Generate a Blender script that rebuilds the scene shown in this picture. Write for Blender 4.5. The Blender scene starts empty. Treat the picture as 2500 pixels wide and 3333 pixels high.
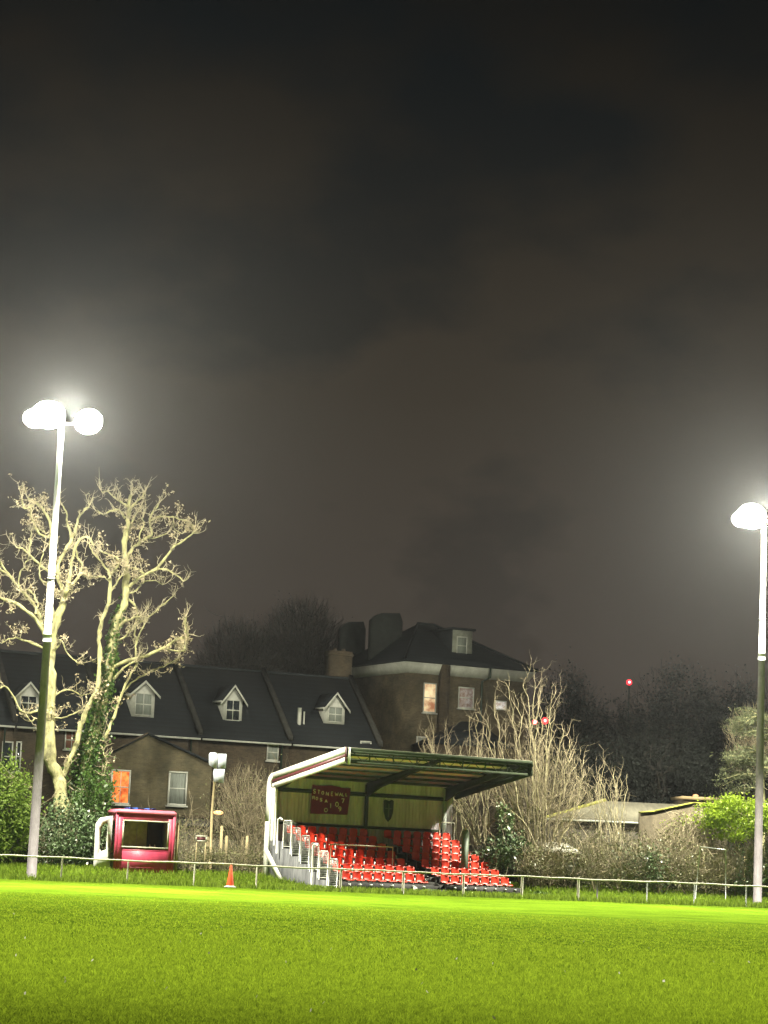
import bpy, math, random
import numpy as np
from math import radians as R, sin, cos, tan, pi, sqrt
from mathutils import Vector, Matrix

scene = bpy.context.scene
COL = scene.collection

# ------------------------------------------------------------------ camera
FPX, CXP, CYP = 7413.0, 1250.0, 1666.5
PITCH, ROLL, EYE = R(8.6), R(2.45), 1.6
_r0 = Vector((1, 0, 0)); _u0 = Vector((0, -sin(PITCH), cos(PITCH))); CF = Vector((0, cos(PITCH), sin(PITCH)))
CR = _r0 * cos(ROLL) + _u0 * sin(ROLL)
CU = -_r0 * sin(ROLL) + _u0 * cos(ROLL)
CAM = Vector((0, 0, EYE))
cd = bpy.data.cameras.new('camera'); cam = bpy.data.objects.new('camera', cd); COL.objects.link(cam)
M = Matrix((CR, CU, -CF)).transposed().to_4x4(); M.translation = CAM
cam.matrix_world = M
cd.sensor_fit = 'VERTICAL'; cd.sensor_height = 36.0; cd.lens = 36.0 * FPX / 3333.0
cd.clip_start = 0.5; cd.clip_end = 3000
scene.camera = cam

# ------------------------------------------------------------------ world: overcast night sky, orange town glow in the clouds
w = bpy.data.worlds.new("World"); scene.world = w; w.use_nodes = True
nt = w.node_tree; nt.nodes.clear()
def N(nt, t, **k):
    n = nt.nodes.new(t)
    for a, b in k.items(): setattr(n, a, b)
    return n
out = N(nt, 'ShaderNodeOutputWorld'); bg = N(nt, 'ShaderNodeBackground'); bg.inputs[1].default_value = 1.0
tc = N(nt, 'ShaderNodeTexCoord'); mp = N(nt, 'ShaderNodeMapping'); mp.inputs['Scale'].default_value = (7.0, 7.0, 13.0)
mp.inputs['Rotation'].default_value = (0, 0.12, 0)
no = N(nt, 'ShaderNodeTexNoise'); no.inputs['Scale'].default_value = 1.15; no.inputs['Detail'].default_value = 7.0; no.inputs['Roughness'].default_value = 0.5
cr = N(nt, 'ShaderNodeValToRGB'); cr.color_ramp.elements[0].position = 0.39; cr.color_ramp.elements[1].position = 0.62
sky = N(nt, 'ShaderNodeTexSky', sky_type='NISHITA'); sky.sun_disc = False; sky.sun_elevation = R(-4); sky.sun_rotation = R(200)
skm = N(nt, 'ShaderNodeVectorMath', operation='SCALE'); skm.inputs['Scale'].default_value = 0.02
cl = N(nt, 'ShaderNodeVectorMath', operation='ADD'); cl.inputs[1].default_value = (0.0016, 0.0034, 0.0048)
sx = N(nt, 'ShaderNodeSeparateXYZ')
mr = N(nt, 'ShaderNodeMapRange'); mr.inputs['From Min'].default_value = 0.36; mr.inputs['From Max'].default_value = 0.04
gr = N(nt, 'ShaderNodeValToRGB')
gr.color_ramp.elements[0].color = (0.0060, 0.0052, 0.0042, 1); gr.color_ramp.elements[1].color = (0.060, 0.049, 0.040, 1)
e = gr.color_ramp.elements.new(0.5); e.color = (0.0275, 0.0205, 0.0128, 1)
mx = N(nt, 'ShaderNodeMix', data_type='RGBA')
# clouds close up towards the horizon
mr2 = N(nt, 'ShaderNodeMath', operation='MULTIPLY'); mr2.inputs[1].default_value = 0.95
ad = N(nt, 'ShaderNodeMath', operation='ADD', use_clamp=True)
L = nt.links.new
L(tc.outputs['Generated'], mp.inputs[0]); L(mp.outputs[0], no.inputs[0]); L(no.outputs[0], cr.inputs[0])
L(tc.outputs['Generated'], sx.inputs[0]); L(sx.outputs[2], mr.inputs[0]); L(mr.outputs[0], gr.inputs[0]); L(mr.outputs[0], mr2.inputs[0])
L(cr.outputs[0], ad.inputs[0]); L(mr2.outputs[0], ad.inputs[1])
L(sky.outputs[0], skm.inputs[0]); L(skm.outputs[0], cl.inputs[0])
L(ad.outputs[0], mx.inputs[0]); L(cl.outputs[0], mx.inputs[6]); L(gr.outputs[0], mx.inputs[7])
L(mx.outputs[2], bg.inputs[0]); L(bg.outputs[0], out.inputs[0])

scene.view_settings.view_transform = 'Standard'; scene.view_settings.look = 'None'
scene.view_settings.exposure = 0.0; scene.view_settings.gamma = 1.0
scene.render.engine = 'CYCLES'
scene.cycles.use_denoising = True
scene.cycles.max_bounces = 6; scene.cycles.diffuse_bounces = 3; scene.cycles.volume_bounces = 0
scene.cycles.sample_clamp_indirect = 4.0
scene.cycles.use_adaptive_sampling = False
scene.cycles.caustics_reflective = False; scene.cycles.caustics_refractive = False

# lamp strengths, all in one place
MAST_W = 330000.0        # each visible mast, thrown on to the pitch
SPILL_W = 38000.0       # spill of each mast to all sides
FAR_W = 2500.0        # the two masts on the camera's side of the ground
NEAR_W = 100000.0
VERGE_FILL_W = 52000.0  # added fill aimed down at the verge
HAZE_D = 0.000026

# ------------------------------------------------------------------ pixel <-> place helpers (used only to measure real positions)
def ray(px, py):
    d = CF * FPX + CR * (px - CXP) + CU * (CYP - py)
    return d
def P(px, py, Y):
    d = ray(px, py); s = Y / d.y
    return CAM + d * s
def X_at(px, Y, z=0.5):
    # world x whose point (x,Y,z) shows at column px
    c0, s0 = cos(ROLL), sin(ROLL)
    up = Vector((0, Y, z - EYE)).dot(_u0); D = Vector((0, Y, z - EYE)).dot(CF)
    return ((px - CXP) * D / FPX - s0 * up) / c0
class Frame:
    def __init__(s, x, y, deg):
        s.O = Vector((x, y, 0)); s.a = R(deg); s.t = Vector((cos(s.a), sin(s.a), 0)); s.b = Vector((-sin(s.a), cos(s.a), 0))
    def on(s, px, py, v=0.0):
        d = ray(px, py); n = s.b
        k = ((s.O + s.b * v) - CAM).dot(n) / d.dot(n)
        p = CAM + d * k
        return (p - s.O).dot(s.t), p.z
    def w(s, u, v, z): return s.O + s.t * u + s.b * v + Vector((0, 0, z))

# ------------------------------------------------------------------ mesh builder
rnd = random.Random(7)
class MB:
    def __init__(s): s.V = []; s.F = []; s.n = 0
    def add(s, v, f):
        v = np.asarray(v, float).reshape(-1, 3); s.V.append(v)
        for q in f:
            pass
        s.F.append([tuple(i + s.n for i in q) for q in f]); s.n += len(v)
        return s
    def addq(s, v, k=4):   # v: (n*k,3) -> n faces of k corners
        v = np.asarray(v, float).reshape(-1, 3); m = len(v) // k
        s.V.append(v); s.F.append((np.arange(m * k) + s.n).reshape(m, k)); s.n += len(v)
        return s
    def box(s, x0, x1, y0, y1, z0, z1):
        return s.hexa([(x0, y0, z0), (x1, y0, z0), (x1, y1, z0), (x0, y1, z0), (x0, y0, z1), (x1, y0, z1), (x1, y1, z1), (x0, y1, z1)])
    def hexa(s, v): return s.add(v, [(3, 2, 1, 0), (4, 5, 6, 7), (0, 1, 5, 4), (1, 2, 6, 5), (2, 3, 7, 6), (3, 0, 4, 7)])
    def bar(s, a, b, w, h, up=(0, 0, 1)):
        a = Vector(a); b = Vector(b); d = (b - a).normalized(); up = Vector(up)
        if abs(d.dot(up)) > .98: up = Vector((0, 1, 0))
        x = d.cross(up).normalized() * w / 2; y = x.cross(d).normalized() * h / 2
        return s.hexa([a - x - y, a + x - y, b + x - y, b - x - y, a - x + y, a + x + y, b + x + y, b - x + y])
    def prism(s, pts, axis, lo, hi):
        # pts: 2D outline; axis 0: outline in (y,z) pushed along x; 1: outline in (x,z) along y; 2: (x,y) along z
        n = len(pts)
        def mk(p, q):
            return (q, p[0], p[1]) if axis == 0 else ((p[0], q, p[1]) if axis == 1 else (p[0], p[1], q))
        v = [mk(p, lo) for p in pts] + [mk(p, hi) for p in pts]
        f = [tuple(range(n))[::-1], tuple(range(n, 2 * n))] + [(i, (i + 1) % n, n + (i + 1) % n, n + i) for i in range(n)]
        return s.add(v, f)
    def tube(s, pts, rad, k=6, cap=True):
        pts = np.asarray([tuple(p) for p in pts], float); n = len(pts)
        if np.isscalar(rad): rad = [rad] * n
        d = np.gradient(pts, axis=0) if n > 2 else np.repeat((pts[1] - pts[0])[None], 2, 0)
        d /= (np.linalg.norm(d, axis=1, keepdims=True) + 1e-9)
        ref = np.array([0.13, 0.2, 1.0]) if abs(d[:, 2].mean()) < .8 else np.array([1.0, 0.1, 0.0])
        x = np.cross(d, ref); x /= (np.linalg.norm(x, axis=1, keepdims=True) + 1e-9); y = np.cross(d, x)
        a = np.arange(k) * 2 * pi / k
        ring = (x[:, None, :] * np.cos(a)[None, :, None] + y[:, None, :] * np.sin(a)[None, :, None]) * np.asarray(rad)[:, None, None] + pts[:, None, :]
        f = [(i * k + j, i * k + (j + 1) % k, (i + 1) * k + (j + 1) % k, (i + 1) * k + j) for i in range(n - 1) for j in range(k)]
        if cap: f += [tuple(range(k)), tuple(range((n - 1) * k, n * k))[::-1]]
        return s.add(ring.reshape(-1, 3), f)
    def sphere(s, c, r, sx=1, sy=1, sz=1, k=10, m=7):
        v = []; 
        for i in range(m + 1):
            th = pi * i / m
            for j in range(k):
                ph = 2 * pi * j / k
                v.append((c[0] + r * sx * sin(th) * cos(ph), c[1] + r * sy * sin(th) * sin(ph), c[2] + r * sz * cos(th)))
        f = [(i * k + j, i * k + (j + 1) % k, (i + 1) * k + (j + 1) % k, (i + 1) * k + j) for i in range(m) for j in range(k)]
        return s.add(v, f)
    def build(s, name, mat, parent=None, loc=None, smooth=False, rot=0.0):
        V = np.concatenate(s.V) if s.V else np.zeros((0, 3))
        if loc is not None: V = V - np.array(tuple(loc))
        ls, st, tot = [], [], 0
        for f in s.F:
            if isinstance(f, np.ndarray):
                m, k = f.shape; ls.append(f.ravel()); st.append(tot + np.arange(m) * k); tot += m * k
            else:
                for q in f:
                    st.append([tot]); ls.append(q); tot += len(q)
        li = np.concatenate([np.asarray(a) for a in ls]).astype(np.int32); sa = np.concatenate([np.asarray(a) for a in st]).astype(np.int32)
        me = bpy.data.meshes.new(name); me.vertices.add(len(V)); me.vertices.foreach_set('co', V.ravel().astype(np.float32))
        me.loops.add(len(li)); me.loops.foreach_set('vertex_index', li)
        me.polygons.add(len(sa)); me.polygons.foreach_set('loop_start', sa)
        me.update(calc_edges=True); me.validate()
        if smooth: me.polygons.foreach_set('use_smooth', [True] * len(me.polygons))
        o = bpy.data.objects.new(name, me); COL.objects.link(o); me.materials.append(mat)
        if parent is not None: o.parent = parent
        elif loc is not None: o.location = tuple(loc)
        return o

def tag(o, label=None, cat=None, group=None, kind=None):
    if label: o['label'] = label
    if cat: o['category'] = cat
    if group: o['group'] = group
    if kind: o['kind'] = kind
    return o
def thing(name, label, cat, loc=(0, 0, 0), rot=0.0, group=None):
    o = bpy.data.objects.new(name, None); o.empty_display_size = .3; COL.objects.link(o)
    o.location = tuple(loc); o.rotation_euler = (0, 0, rot)
    return tag(o, label, cat, group)
def copy_tree(o, parent=None):
    c = o.copy(); COL.objects.link(c); c.parent = parent
    for ch in list(o.children): copy_tree(ch, c)
    return c

# ------------------------------------------------------------------ materials
MC = {}
def mat(name, col, rough=0.7, var=0.25, scale=3.0, bump=0.0, metal=0.0, spec=0.5, emit=None, es=0.0, col2=None, detail=6.0, stretch=(1, 1, 1), bscale=None, trans=0.0):
    if name in MC: return MC[name]
    m = bpy.data.materials.new(name); m.use_nodes = True; nt = m.node_tree; b = nt.nodes['Principled BSDF']; L = nt.links.new
    b.inputs['Roughness'].default_value = rough; b.inputs['Metallic'].default_value = metal; b.inputs['Specular IOR Level'].default_value = spec
    tc = N(nt, 'ShaderNodeTexCoord'); mp = N(nt, 'ShaderNodeMapping'); mp.inputs['Scale'].default_value = stretch
    no = N(nt, 'ShaderNodeTexNoise'); no.inputs['Scale'].default_value = scale; no.inputs['Detail'].default_value = detail; no.inputs['Roughness'].default_value = 0.65
    L(tc.outputs['Object'], mp.inputs[0]); L(mp.outputs[0], no.inputs['Vector'])
    cr = N(nt, 'ShaderNodeValToRGB'); cr.color_ramp.elements[0].position = 0.3; cr.color_ramp.elements[1].position = 0.7
    c2 = col2 if col2 else tuple(min(1, c * (1 + var)) for c in col)
    c1 = col if col2 else tuple(c * (1 - var) for c in col)
    cr.color_ramp.elements[0].color = (*c1, 1); cr.color_ramp.elements[1].color = (*c2, 1)
    L(no.outputs[0], cr.inputs[0]); L(cr.outputs[0], b.inputs['Base Color'])
    if bump:
        bn = N(nt, 'ShaderNodeTexNoise'); bn.inputs['Scale'].default_value = bscale or scale * 6; bn.inputs['Detail'].default_value = 4
        bu = N(nt, 'ShaderNodeBump'); bu.inputs['Strength'].default_value = bump; bu.inputs['Distance'].default_value = 0.03
        L(mp.outputs[0], bn.inputs['Vector']); L(bn.outputs[0], bu.inputs['Height']); L(bu.outputs[0], b.inputs['Normal'])
    if emit:
        b.inputs['Emission Strength'].default_value = es
        if es < 2:   # cloth lit from behind: folds and a pattern
            ce = N(nt, 'ShaderNodeValToRGB'); ce.color_ramp.elements[0].position = .38; ce.color_ramp.elements[1].position = .62
            ce.color_ramp.elements[0].color = (emit[0] * .35, emit[1] * .2, emit[2] * .2, 1); ce.color_ramp.elements[1].color = (min(1, emit[0] * 1.2), min(1, emit[1] * 1.5), min(1, emit[2] * 1.9), 1)
            L(no.outputs[0], ce.inputs[0]); L(ce.outputs[0], b.inputs['Emission Color'])
        else: b.inputs['Emission Color'].default_value = (*emit, 1)
    MC[name] = m; return m
def brick(name, c1, c2, mortar, sc=1.0):
    if name in MC: return MC[name]
    m = bpy.data.materials.new(name); m.use_nodes = True; nt = m.node_tree; b = nt.nodes['Principled BSDF']; L = nt.links.new
    b.inputs['Roughness'].default_value = 0.9
    tc = N(nt, 'ShaderNodeTexCoord'); sx = N(nt, 'ShaderNodeSeparateXYZ'); ad = N(nt, 'ShaderNodeMath', operation='ADD'); cb = N(nt, 'ShaderNodeCombineXYZ')
    L(tc.outputs['Object'], sx.inputs[0]); L(sx.outputs[0], ad.inputs[0]); L(sx.outputs[1], ad.inputs[1]); L(ad.outputs[0], cb.inputs[0]); L(sx.outputs[2], cb.inputs[1])
    br = N(nt, 'ShaderNodeTexBrick'); br.inputs['Color1'].default_value = (*c1, 1); br.inputs['Color2'].default_value = (*c2, 1); br.inputs['Mortar'].default_value = (*mortar, 1)
    br.inputs['Scale'].default_value = 1.0; br.inputs['Brick Width'].default_value = 0.225 * sc; br.inputs['Row Height'].default_value = 0.075 * sc; br.inputs['Mortar Size'].default_value = 0.010 * sc
    L(cb.outputs[0], br.inputs['Vector'])
    no = N(nt, 'ShaderNodeTexNoise'); no.inputs['Scale'].default_value = 0.8; no.inputs['Detail'].default_value = 8; no.inputs['Roughness'].default_value = 0.7
    L(tc.outputs['Object'], no.inputs['Vector'])
    cr = N(nt, 'ShaderNodeValToRGB'); cr.color_ramp.elements[0].position = .35; cr.color_ramp.elements[0].color = (.45, .47, .45, 1); cr.color_ramp.elements[1].position = .65; cr.color_ramp.elements[1].color = (1.15, 1.1, 1.05, 1)
    mx = N(nt, 'ShaderNodeMix', data_type='RGBA', blend_type='MULTIPLY'); mx.inputs[0].default_value = 1
    L(no.outputs[0], cr.inputs[0]); L(br.outputs[0], mx.inputs[6]); L(cr.outputs[0], mx.inputs[7]); L(mx.outputs[2], b.inputs['Base Color'])
    MC[name] = m; return m
def stripes(name, c1, c2, period, rough=.8, axis=2, bump=.4):
    # tiles / boards: bands along one axis plus noise
    if name in MC: return MC[name]
    m = mat(name, c1, rough, .35, 2.0, bump=bump, bscale=14); nt = m.node_tree; L = nt.links.new; b = nt.nodes['Principled BSDF']
    tc = N(nt, 'ShaderNodeTexCoord'); wv = N(nt, 'ShaderNodeTexWave', bands_direction='XYZ'[axis], wave_profile='SAW'); wv.inputs['Scale'].default_value = 0.314 / period * 1.0
    wv.inputs['Distortion'].default_value = .25; L(tc.outputs['Object'], wv.inputs['Vector'])
    mx = N(nt, 'ShaderNodeMix', data_type='RGBA'); L(wv.outputs['Fac'], mx.inputs[0])
    src = b.inputs['Base Color'].links[0].from_socket; L(src, mx.inputs[6]); mx.inputs[7].default_value = (*c2, 1); L(mx.outputs[2], b.inputs['Base Color'])
    return m

m_white = mat('white_paint', (.66, .67, .62), .45, .18, 2.5, bump=.15)
m_cream = mat('weathered_cream_paint', (.46, .45, .36), .6, .3, 5, bump=.3)
m_galv = mat('galvanised_steel', (.42, .45, .43), .42, .25, 6, metal=.55, bump=.2)
m_pole_low = mat('weathered_green_grey_paint', (.17, .155, .17), .7, .35, 4, bump=.4, stretch=(1, 1, .3))
m_pole_up = mat('pale_mast_paint', (.38, .40, .40), .6, .15, 3)
m_maroon = mat('maroon_paint', (.10, .022, .028), .5, .2, 4)
m_green_steel = mat('olive_green_steel', (.036, .050, .028), .85, .3, 3, bump=.2, spec=.15)
m_sheet = mat('stained_olive_cladding', (.36, .32, .36), .75, .4, 1.6, bump=.2, stretch=(2.5, 2.5, .35), col2=(.66, .60, .66))
m_roof_sheet = mat('pale_roof_sheet', (.62, .56, .60), .6, .25, 2.0, col2=(.80, .73, .78))
m_plinth = mat('black_tarred_board', (.016, .017, .017), .7, .4, 5, bump=.4)
m_terrace = mat('dark_stained_concrete', (.045, .045, .042), .9, .4, 4, bump=.5)
m_seat = mat('red_moulded_plastic', (.60, .040, .018), .38, .18, 4, spec=.5)
m_banner = mat('maroon_cloth', (.15, .010, .022), .9, .25, 4, bump=.5, bscale=8)
m_letter = mat('cream_cloth_letters', (.78, .72, .55), .9, .2, 12)
m_cabin = mat('faded_red_fibreglass', (.42, .045, .095), .5, .22, 2.5, bump=.15)
m_cabin_in = mat('green_lined_inside', (.55, .56, .28), .8, .3, 4)
m_tarp = mat('blue_tarpaulin', (.04, .10, .42), .5, .3, 8, bump=.7, bscale=9)
m_cone = mat('orange_plastic', (.80, .10, .03), .45, .1, 5)
m_bark = mat('lichen_bark', (.085, .08, .045), .95, .3, 4.5, bump=1.0, bscale=22, col2=(.46, .45, .22), stretch=(1, 1, .4))
m_bark_dark = mat('dark_winter_twigs', (.045, .042, .036), .95, .3, 3)
m_twig = mat('tan_winter_stems', (.15, .125, .08), .95, .3, 3, col2=(.38, .33, .22))
m_dead = mat('curled_dead_leaves', (.24, .20, .12), .9, .3, 6, col2=(.44, .38, .25))
m_ivy = mat('ivy_leaves', (.035, .085, .018), .42, .4, 7, col2=(.10, .19, .035))
m_laurel = mat('glossy_laurel_leaves', (.04, .075, .03), .38, .4, 5, col2=(.13, .19, .09), spec=.5)
m_hedge = mat('mixed_hedge_leaves', (.07, .085, .03), .5, .4, 4, col2=(.22, .22, .10))
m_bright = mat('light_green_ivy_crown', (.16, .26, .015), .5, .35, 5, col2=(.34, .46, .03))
m_conif = mat('conifer_sprays', (.09, .16, .018), .7, .35, 4, col2=(.22, .32, .045))
m_cedar = mat('cedar_sprays', (.05, .07, .03), .8, .35, 4, col2=(.12, .13, .06))
m_darkleaf = mat('dark_evergreen_leaves', (.012, .017, .014), .8, .4, 1.2)
m_brick = brick('sooty_stock_brick', (.125, .105, .062), (.085, .068, .040), (.11, .10, .075))
m_brick_r = brick('red_brown_brick', (.085, .065, .040), (.055, .040, .026), (.08, .07, .05))
m_slate = stripes('dark_slate', (.0075, .013, .018), (.004, .007, .010), .25, .8)
m_asb = mat('grey_lichened_roof_sheet', (.17, .165, .125), .9, .3, 1.5, bump=.5, col2=(.28, .27, .20), stretch=(3, 1, 1))
m_moss = mat('mossy_yellow_edge', (.30, .31, .06), .95, .4, 4, bump=.8)
m_frame = mat('grey_white_window_paint', (.50, .52, .48), .5, .15, 4)
m_glass = mat('dark_window_glass', (.018, .024, .030), .08, .1, 2, spec=.7)
m_curtain = mat('grey_net_curtain', (.22, .25, .23), .9, .3, 5, stretch=(5, 5, .4))
m_orange = mat('orange_curtain_lit_from_inside', (.4, .09, .02), .9, .3, 5, emit=(1.0, .20, .035), es=1.35)
m_warm = mat('warm_blind_lit_from_inside', (.4, .3, .2), .9, .3, 5, emit=(1.0, .55, .24), es=.85)
m_warm.node_tree.nodes['Noise Texture'].inputs['Scale'].default_value = 1.2; m_orange.node_tree.nodes['Noise Texture'].inputs['Scale'].default_value = 2.6
m_pale = mat('pale_lit_pane', (.4, .4, .35), .9, .3, 5, emit=(1.0, .93, .72), es=.55)
m_dimcurt = mat('dim_lit_curtain', (.25, .2, .16), .9, .3, 5, emit=(1.0, .75, .55), es=.14)
m_board = stripes('weathered_fence_boards', (.085, .085, .052), (.03, .03, .02), .12, .9, axis=0)
m_stake = mat('bare_timber', (.36, .30, .17), .9, .3, 3, bump=.5)
m_red_l = mat('red_lamp_glass', (.6, .02, .03), .3, .1, 3, emit=(1.0, .02, .03), es=4.0)
m_amber = mat('amber_lamp_glass', (.9, .5, .2), .3, .1, 3, emit=(1.0, .50, .20), es=3.2)
m_floodlens = mat('floodlight_lens', (.9, .9, .9), .3, .05, 3, emit=(1.0, .985, .90), es=90.0)
m_signback = mat('bare_sign_aluminium', (.42, .47, .52), .8, .05, 1, spec=.1)
m_soil = mat('dark_leafy_soil', (.03, .032, .018), 1, .4, 3, bump=.6)
m_crest = mat('dark_green_crest_paint', (.035, .055, .035), .7, .2, 6)
m_plastic_dark = mat('dark_green_plastic', (.02, .04, .03), .5, .2, 5)

# ------------------------------------------------------------------ ground
FEN = Frame(X_at(1250, 101.5, 0), 101.5, 17.0)          # the line of the pitch barrier
def fence_y(x): return FEN.O.y + (x - FEN.O.x) * tan(FEN.a)

ST = Frame(X_at(1110, 102.3, .5), 102.3, 34.0)
def gz(x, y):
    # the verge rises gently behind the barrier
    d = np.clip((np.asarray(y) - fence_y(np.asarray(x)) - .8) / 8.0, 0, 1)
    h = .5 * d * d * (3 - 2 * d); dx = np.asarray(x) - ST.O.x; dy = np.asarray(y) - ST.O.y; u = dx * ST.t.x + dy * ST.t.y; v = dx * ST.b.x + dy * ST.b.y
    k = np.clip((u + 1.5) / 1.5, 0, 1) * np.clip((11.5 - u) / 1.5, 0, 1) * np.clip((2.5 - v) / 2.0, 0, 1)
    return h * (1 - k * .96)
def ground_mat():
    m = bpy.data.materials.new('worn_winter_turf'); m.use_nodes = True; nt = m.node_tree; b = nt.nodes['Principled BSDF']; L = nt.links.new
    b.inputs['Roughness'].default_value = .9; b.inputs['Specular IOR Level'].default_value = .0
    tc = N(nt, 'ShaderNodeTexCoord')
    n1 = N(nt, 'ShaderNodeTexNoise'); n1.inputs['Scale'].default_value = .35; n1.inputs['Detail'].default_value = 8; n1.inputs['Roughness'].default_value = .7
    n2 = N(nt, 'ShaderNodeTexNoise'); n2.inputs['Scale'].default_value = 9; n2.inputs['Detail'].default_value = 6; n2.inputs['Roughness'].default_value = .8
    L(tc.outputs['Object'], n1.inputs['Vector']); L(tc.outputs['Object'], n2.inputs['Vector'])
    c1 = N(nt, 'ShaderNodeValToRGB'); c1.color_ramp.elements[0].position = .35; c1.color_ramp.elements[0].color = (.060, .110, .006, 1); c1.color_ramp.elements[1].position = .65; c1.color_ramp.elements[1].color = (.118, .195, .011, 1)
    c2 = N(nt, 'ShaderNodeValToRGB'); c2.color_ramp.elements[0].position = .3; c2.color_ramp.elements[0].color = (.30, .30, .30, 1); c2.color_ramp.elements[1].position = .7; c2.color_ramp.elements[1].color = (1.35, 1.35, 1.35, 1)
    mx = N(nt, 'ShaderNodeMix', data_type='RGBA', blend_type='MULTIPLY'); mx.inputs[0].default_value = 1
    L(n1.outputs[0], c1.inputs[0]); L(n2.outputs[0], c2.inputs[0]); L(c1.outputs[0], mx.inputs[6]); L(c2.outputs[0], mx.inputs[7]); L(mx.outputs[2], b.inputs['Base Color'])
    bu = N(nt, 'ShaderNodeBump'); bu.inputs['Strength'].default_value = .6; bu.inputs['Distance'].default_value = .05; L(n2.outputs[0], bu.inputs['Height']); L(bu.outputs[0], b.inputs['Normal'])
    return m
m_turf = ground_mat()
g = MB(); gx = np.array([-150, -60] + list(np.arange(-32, 33, 1.0)) + [60, 150]); gy = np.array([-40, 0, 40, 80] + list(np.arange(88, 126, .6)) + [140, 260])
GX, GY = np.meshgrid(gx, gy); GZ = gz(np.clip(GX, -32, 32), GY); k_ = len(gx)
g.add(np.stack([GX, GY, GZ], -1).reshape(-1, 3), [(j * k_ + i, j * k_ + i + 1, (j + 1) * k_ + i + 1, (j + 1) * k_ + i) for j in range(len(gy) - 1) for i in range(k_ - 1)])
tag(g.build('ground', m_turf), kind='structure')

def blades(n, xf, hlo, hhi, wd, rng, lean=.5, clump=0.0):
    """n grass blades as bent quads+tip; xf(rng,n)->(x,y,z0)"""
    x, y, z0 = xf(rng, n)
    h = rng.uniform(hlo, hhi, n); a = rng.uniform(0, 2 * pi, n); la = rng.uniform(0, 2 * pi, n); ln = rng.uniform(.1, lean, n) * h
    wx, wy = np.cos(a) * wd * .5, np.sin(a) * wd * .5
    lx, ly = np.cos(la) * ln, np.sin(la) * ln
    base = np.stack([x, y, z0], 1)
    v = np.empty((n, 4, 3))
    v[:, 0] = base + np.stack([-wx, -wy, 0 * x], 1); v[:, 1] = base + np.stack([wx, wy, 0 * x], 1)
    v[:, 2] = base + np.stack([lx + wx * .4, ly + wy * .4, h], 1); v[:, 3] = base + np.stack([lx - wx * .4, ly - wy * .4, h * .96], 1)
    return v.reshape(-1, 3)
nr = np.random.default_rng(3)
def pitch_pos(y0, y1):
    def f(r, n):
        def place(m):
            y = 1.0 / r.uniform(1 / y1, 1 / y0, m); return r.uniform(-1, 1, m) * (y * 1250 / FPX + 1.0), y
        x, y = place(n); nc = n // 11; cx, cy = place(nc); idx = r.integers(0, nc, n); sz = r.uniform(.02, .09, nc)[idx]
        tuft = r.uniform(0, 1, n) < .72
        x = np.where(tuft, cx[idx] + r.normal(0, 1, n) * sz, x); y = np.where(tuft, cy[idx] + r.normal(0, 1, n) * sz * 1.3, y)
        return x, y, np.zeros(n)
    return f
m_blade = mat('short_pitch_grass', (.045, .076, .005), .95, .3, 11, col2=(.25, .35, .020), spec=.0, detail=9)
t = MB(); t.addq(blades(230000, pitch_pos(19, 45), .02, .075, .013, nr, 1.1)); t.addq(blades(70000, pitch_pos(45, 72), .012, .034, .02, nr, 1.2))
def translucent(m, f=.45):
    nt = m.node_tree; b = nt.nodes['Principled BSDF']; tr = N(nt, 'ShaderNodeBsdfTranslucent'); ms = N(nt, 'ShaderNodeMixShader'); ms.inputs[0].default_value = f
    o_ = [n for n in nt.nodes if n.type == 'OUTPUT_MATERIAL'][0]; s_ = b.inputs['Base Color'].links[0].from_socket; nt.links.new(s_, tr.inputs[0]); nt.links.new(b.outputs[0], ms.inputs[1]); nt.links.new(tr.outputs[0], ms.inputs[2]); nt.links.new(ms.outputs[0], o_.inputs[0])
for m in (m_blade, m_bright, m_conif, m_ivy): translucent(m)
tag(t.build('pitch_grass', m_blade), 'short cut bright green grass of the football pitch', 'grass', kind='stuff')
# fallen leaves on the near pitch
t = MB()
for i in range(34):
    y = rnd.uniform(22, 50); x = rnd.uniform(-1, 1) * y * .168; s = rnd.uniform(.010, .024); a = rnd.uniform(0, 6.3)
    t.addq([(x - s * cos(a), y - s * sin(a), .05), (x + s * sin(a), y - s * cos(a), .06), (x + s * cos(a), y + s * sin(a), .09), (x - s * sin(a), y + s * cos(a), .075)])
tag(t.build('fallen_leaves', mat('pale_fallen_leaf', (.30, .30, .22), .8, .2, 5)), 'small pale fallen leaves scattered over the near grass', 'leaves', kind='stuff')
m_rough = mat('long_verge_grass', (.11, .18, .016), .8, .35, 5, col2=(.30, .42, .045), detail=9, spec=.2)
def verge_pos(r, n):
    x = r.uniform(-19, 22, n); y = fence_y(x) + r.uniform(-.6, 8.5, n)
    u = (x - ST.O.x) * ST.t.x + (y - ST.O.y) * ST.t.y; v = (x - ST.O.x) * ST.b.x + (y - ST.O.y) * ST.b.y; out_ = (u > -.1) & (u < 10.3) & (v > -.45)
    cx = np.round(x / .5) * .5 + np.sin(np.round(y / .5) * 7.7) * .2; k = r.uniform(0, .8, n) * (r.uniform(0, 1, n) < .6)
    xx = x + (cx - x) * k; return xx, y, np.where(out_, -1.0, gz(xx, y) - .01)
translucent(m_rough)
t = MB(); t.addq(blades(42000, verge_pos, .06, .24, .035, nr, .8))
def edge_pos(r, n):
    x = r.uniform(-19, 22, n); return x, fence_y(x) + r.normal(.1, .22, n), np.zeros(n)
t.addq(blades(9000, edge_pos, .08, .30, .035, nr, .8))
tag(t.build('verge_grass', m_rough), 'longer rough grass on the verge behind the pitch barrier', 'grass', kind='stuff')

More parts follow.
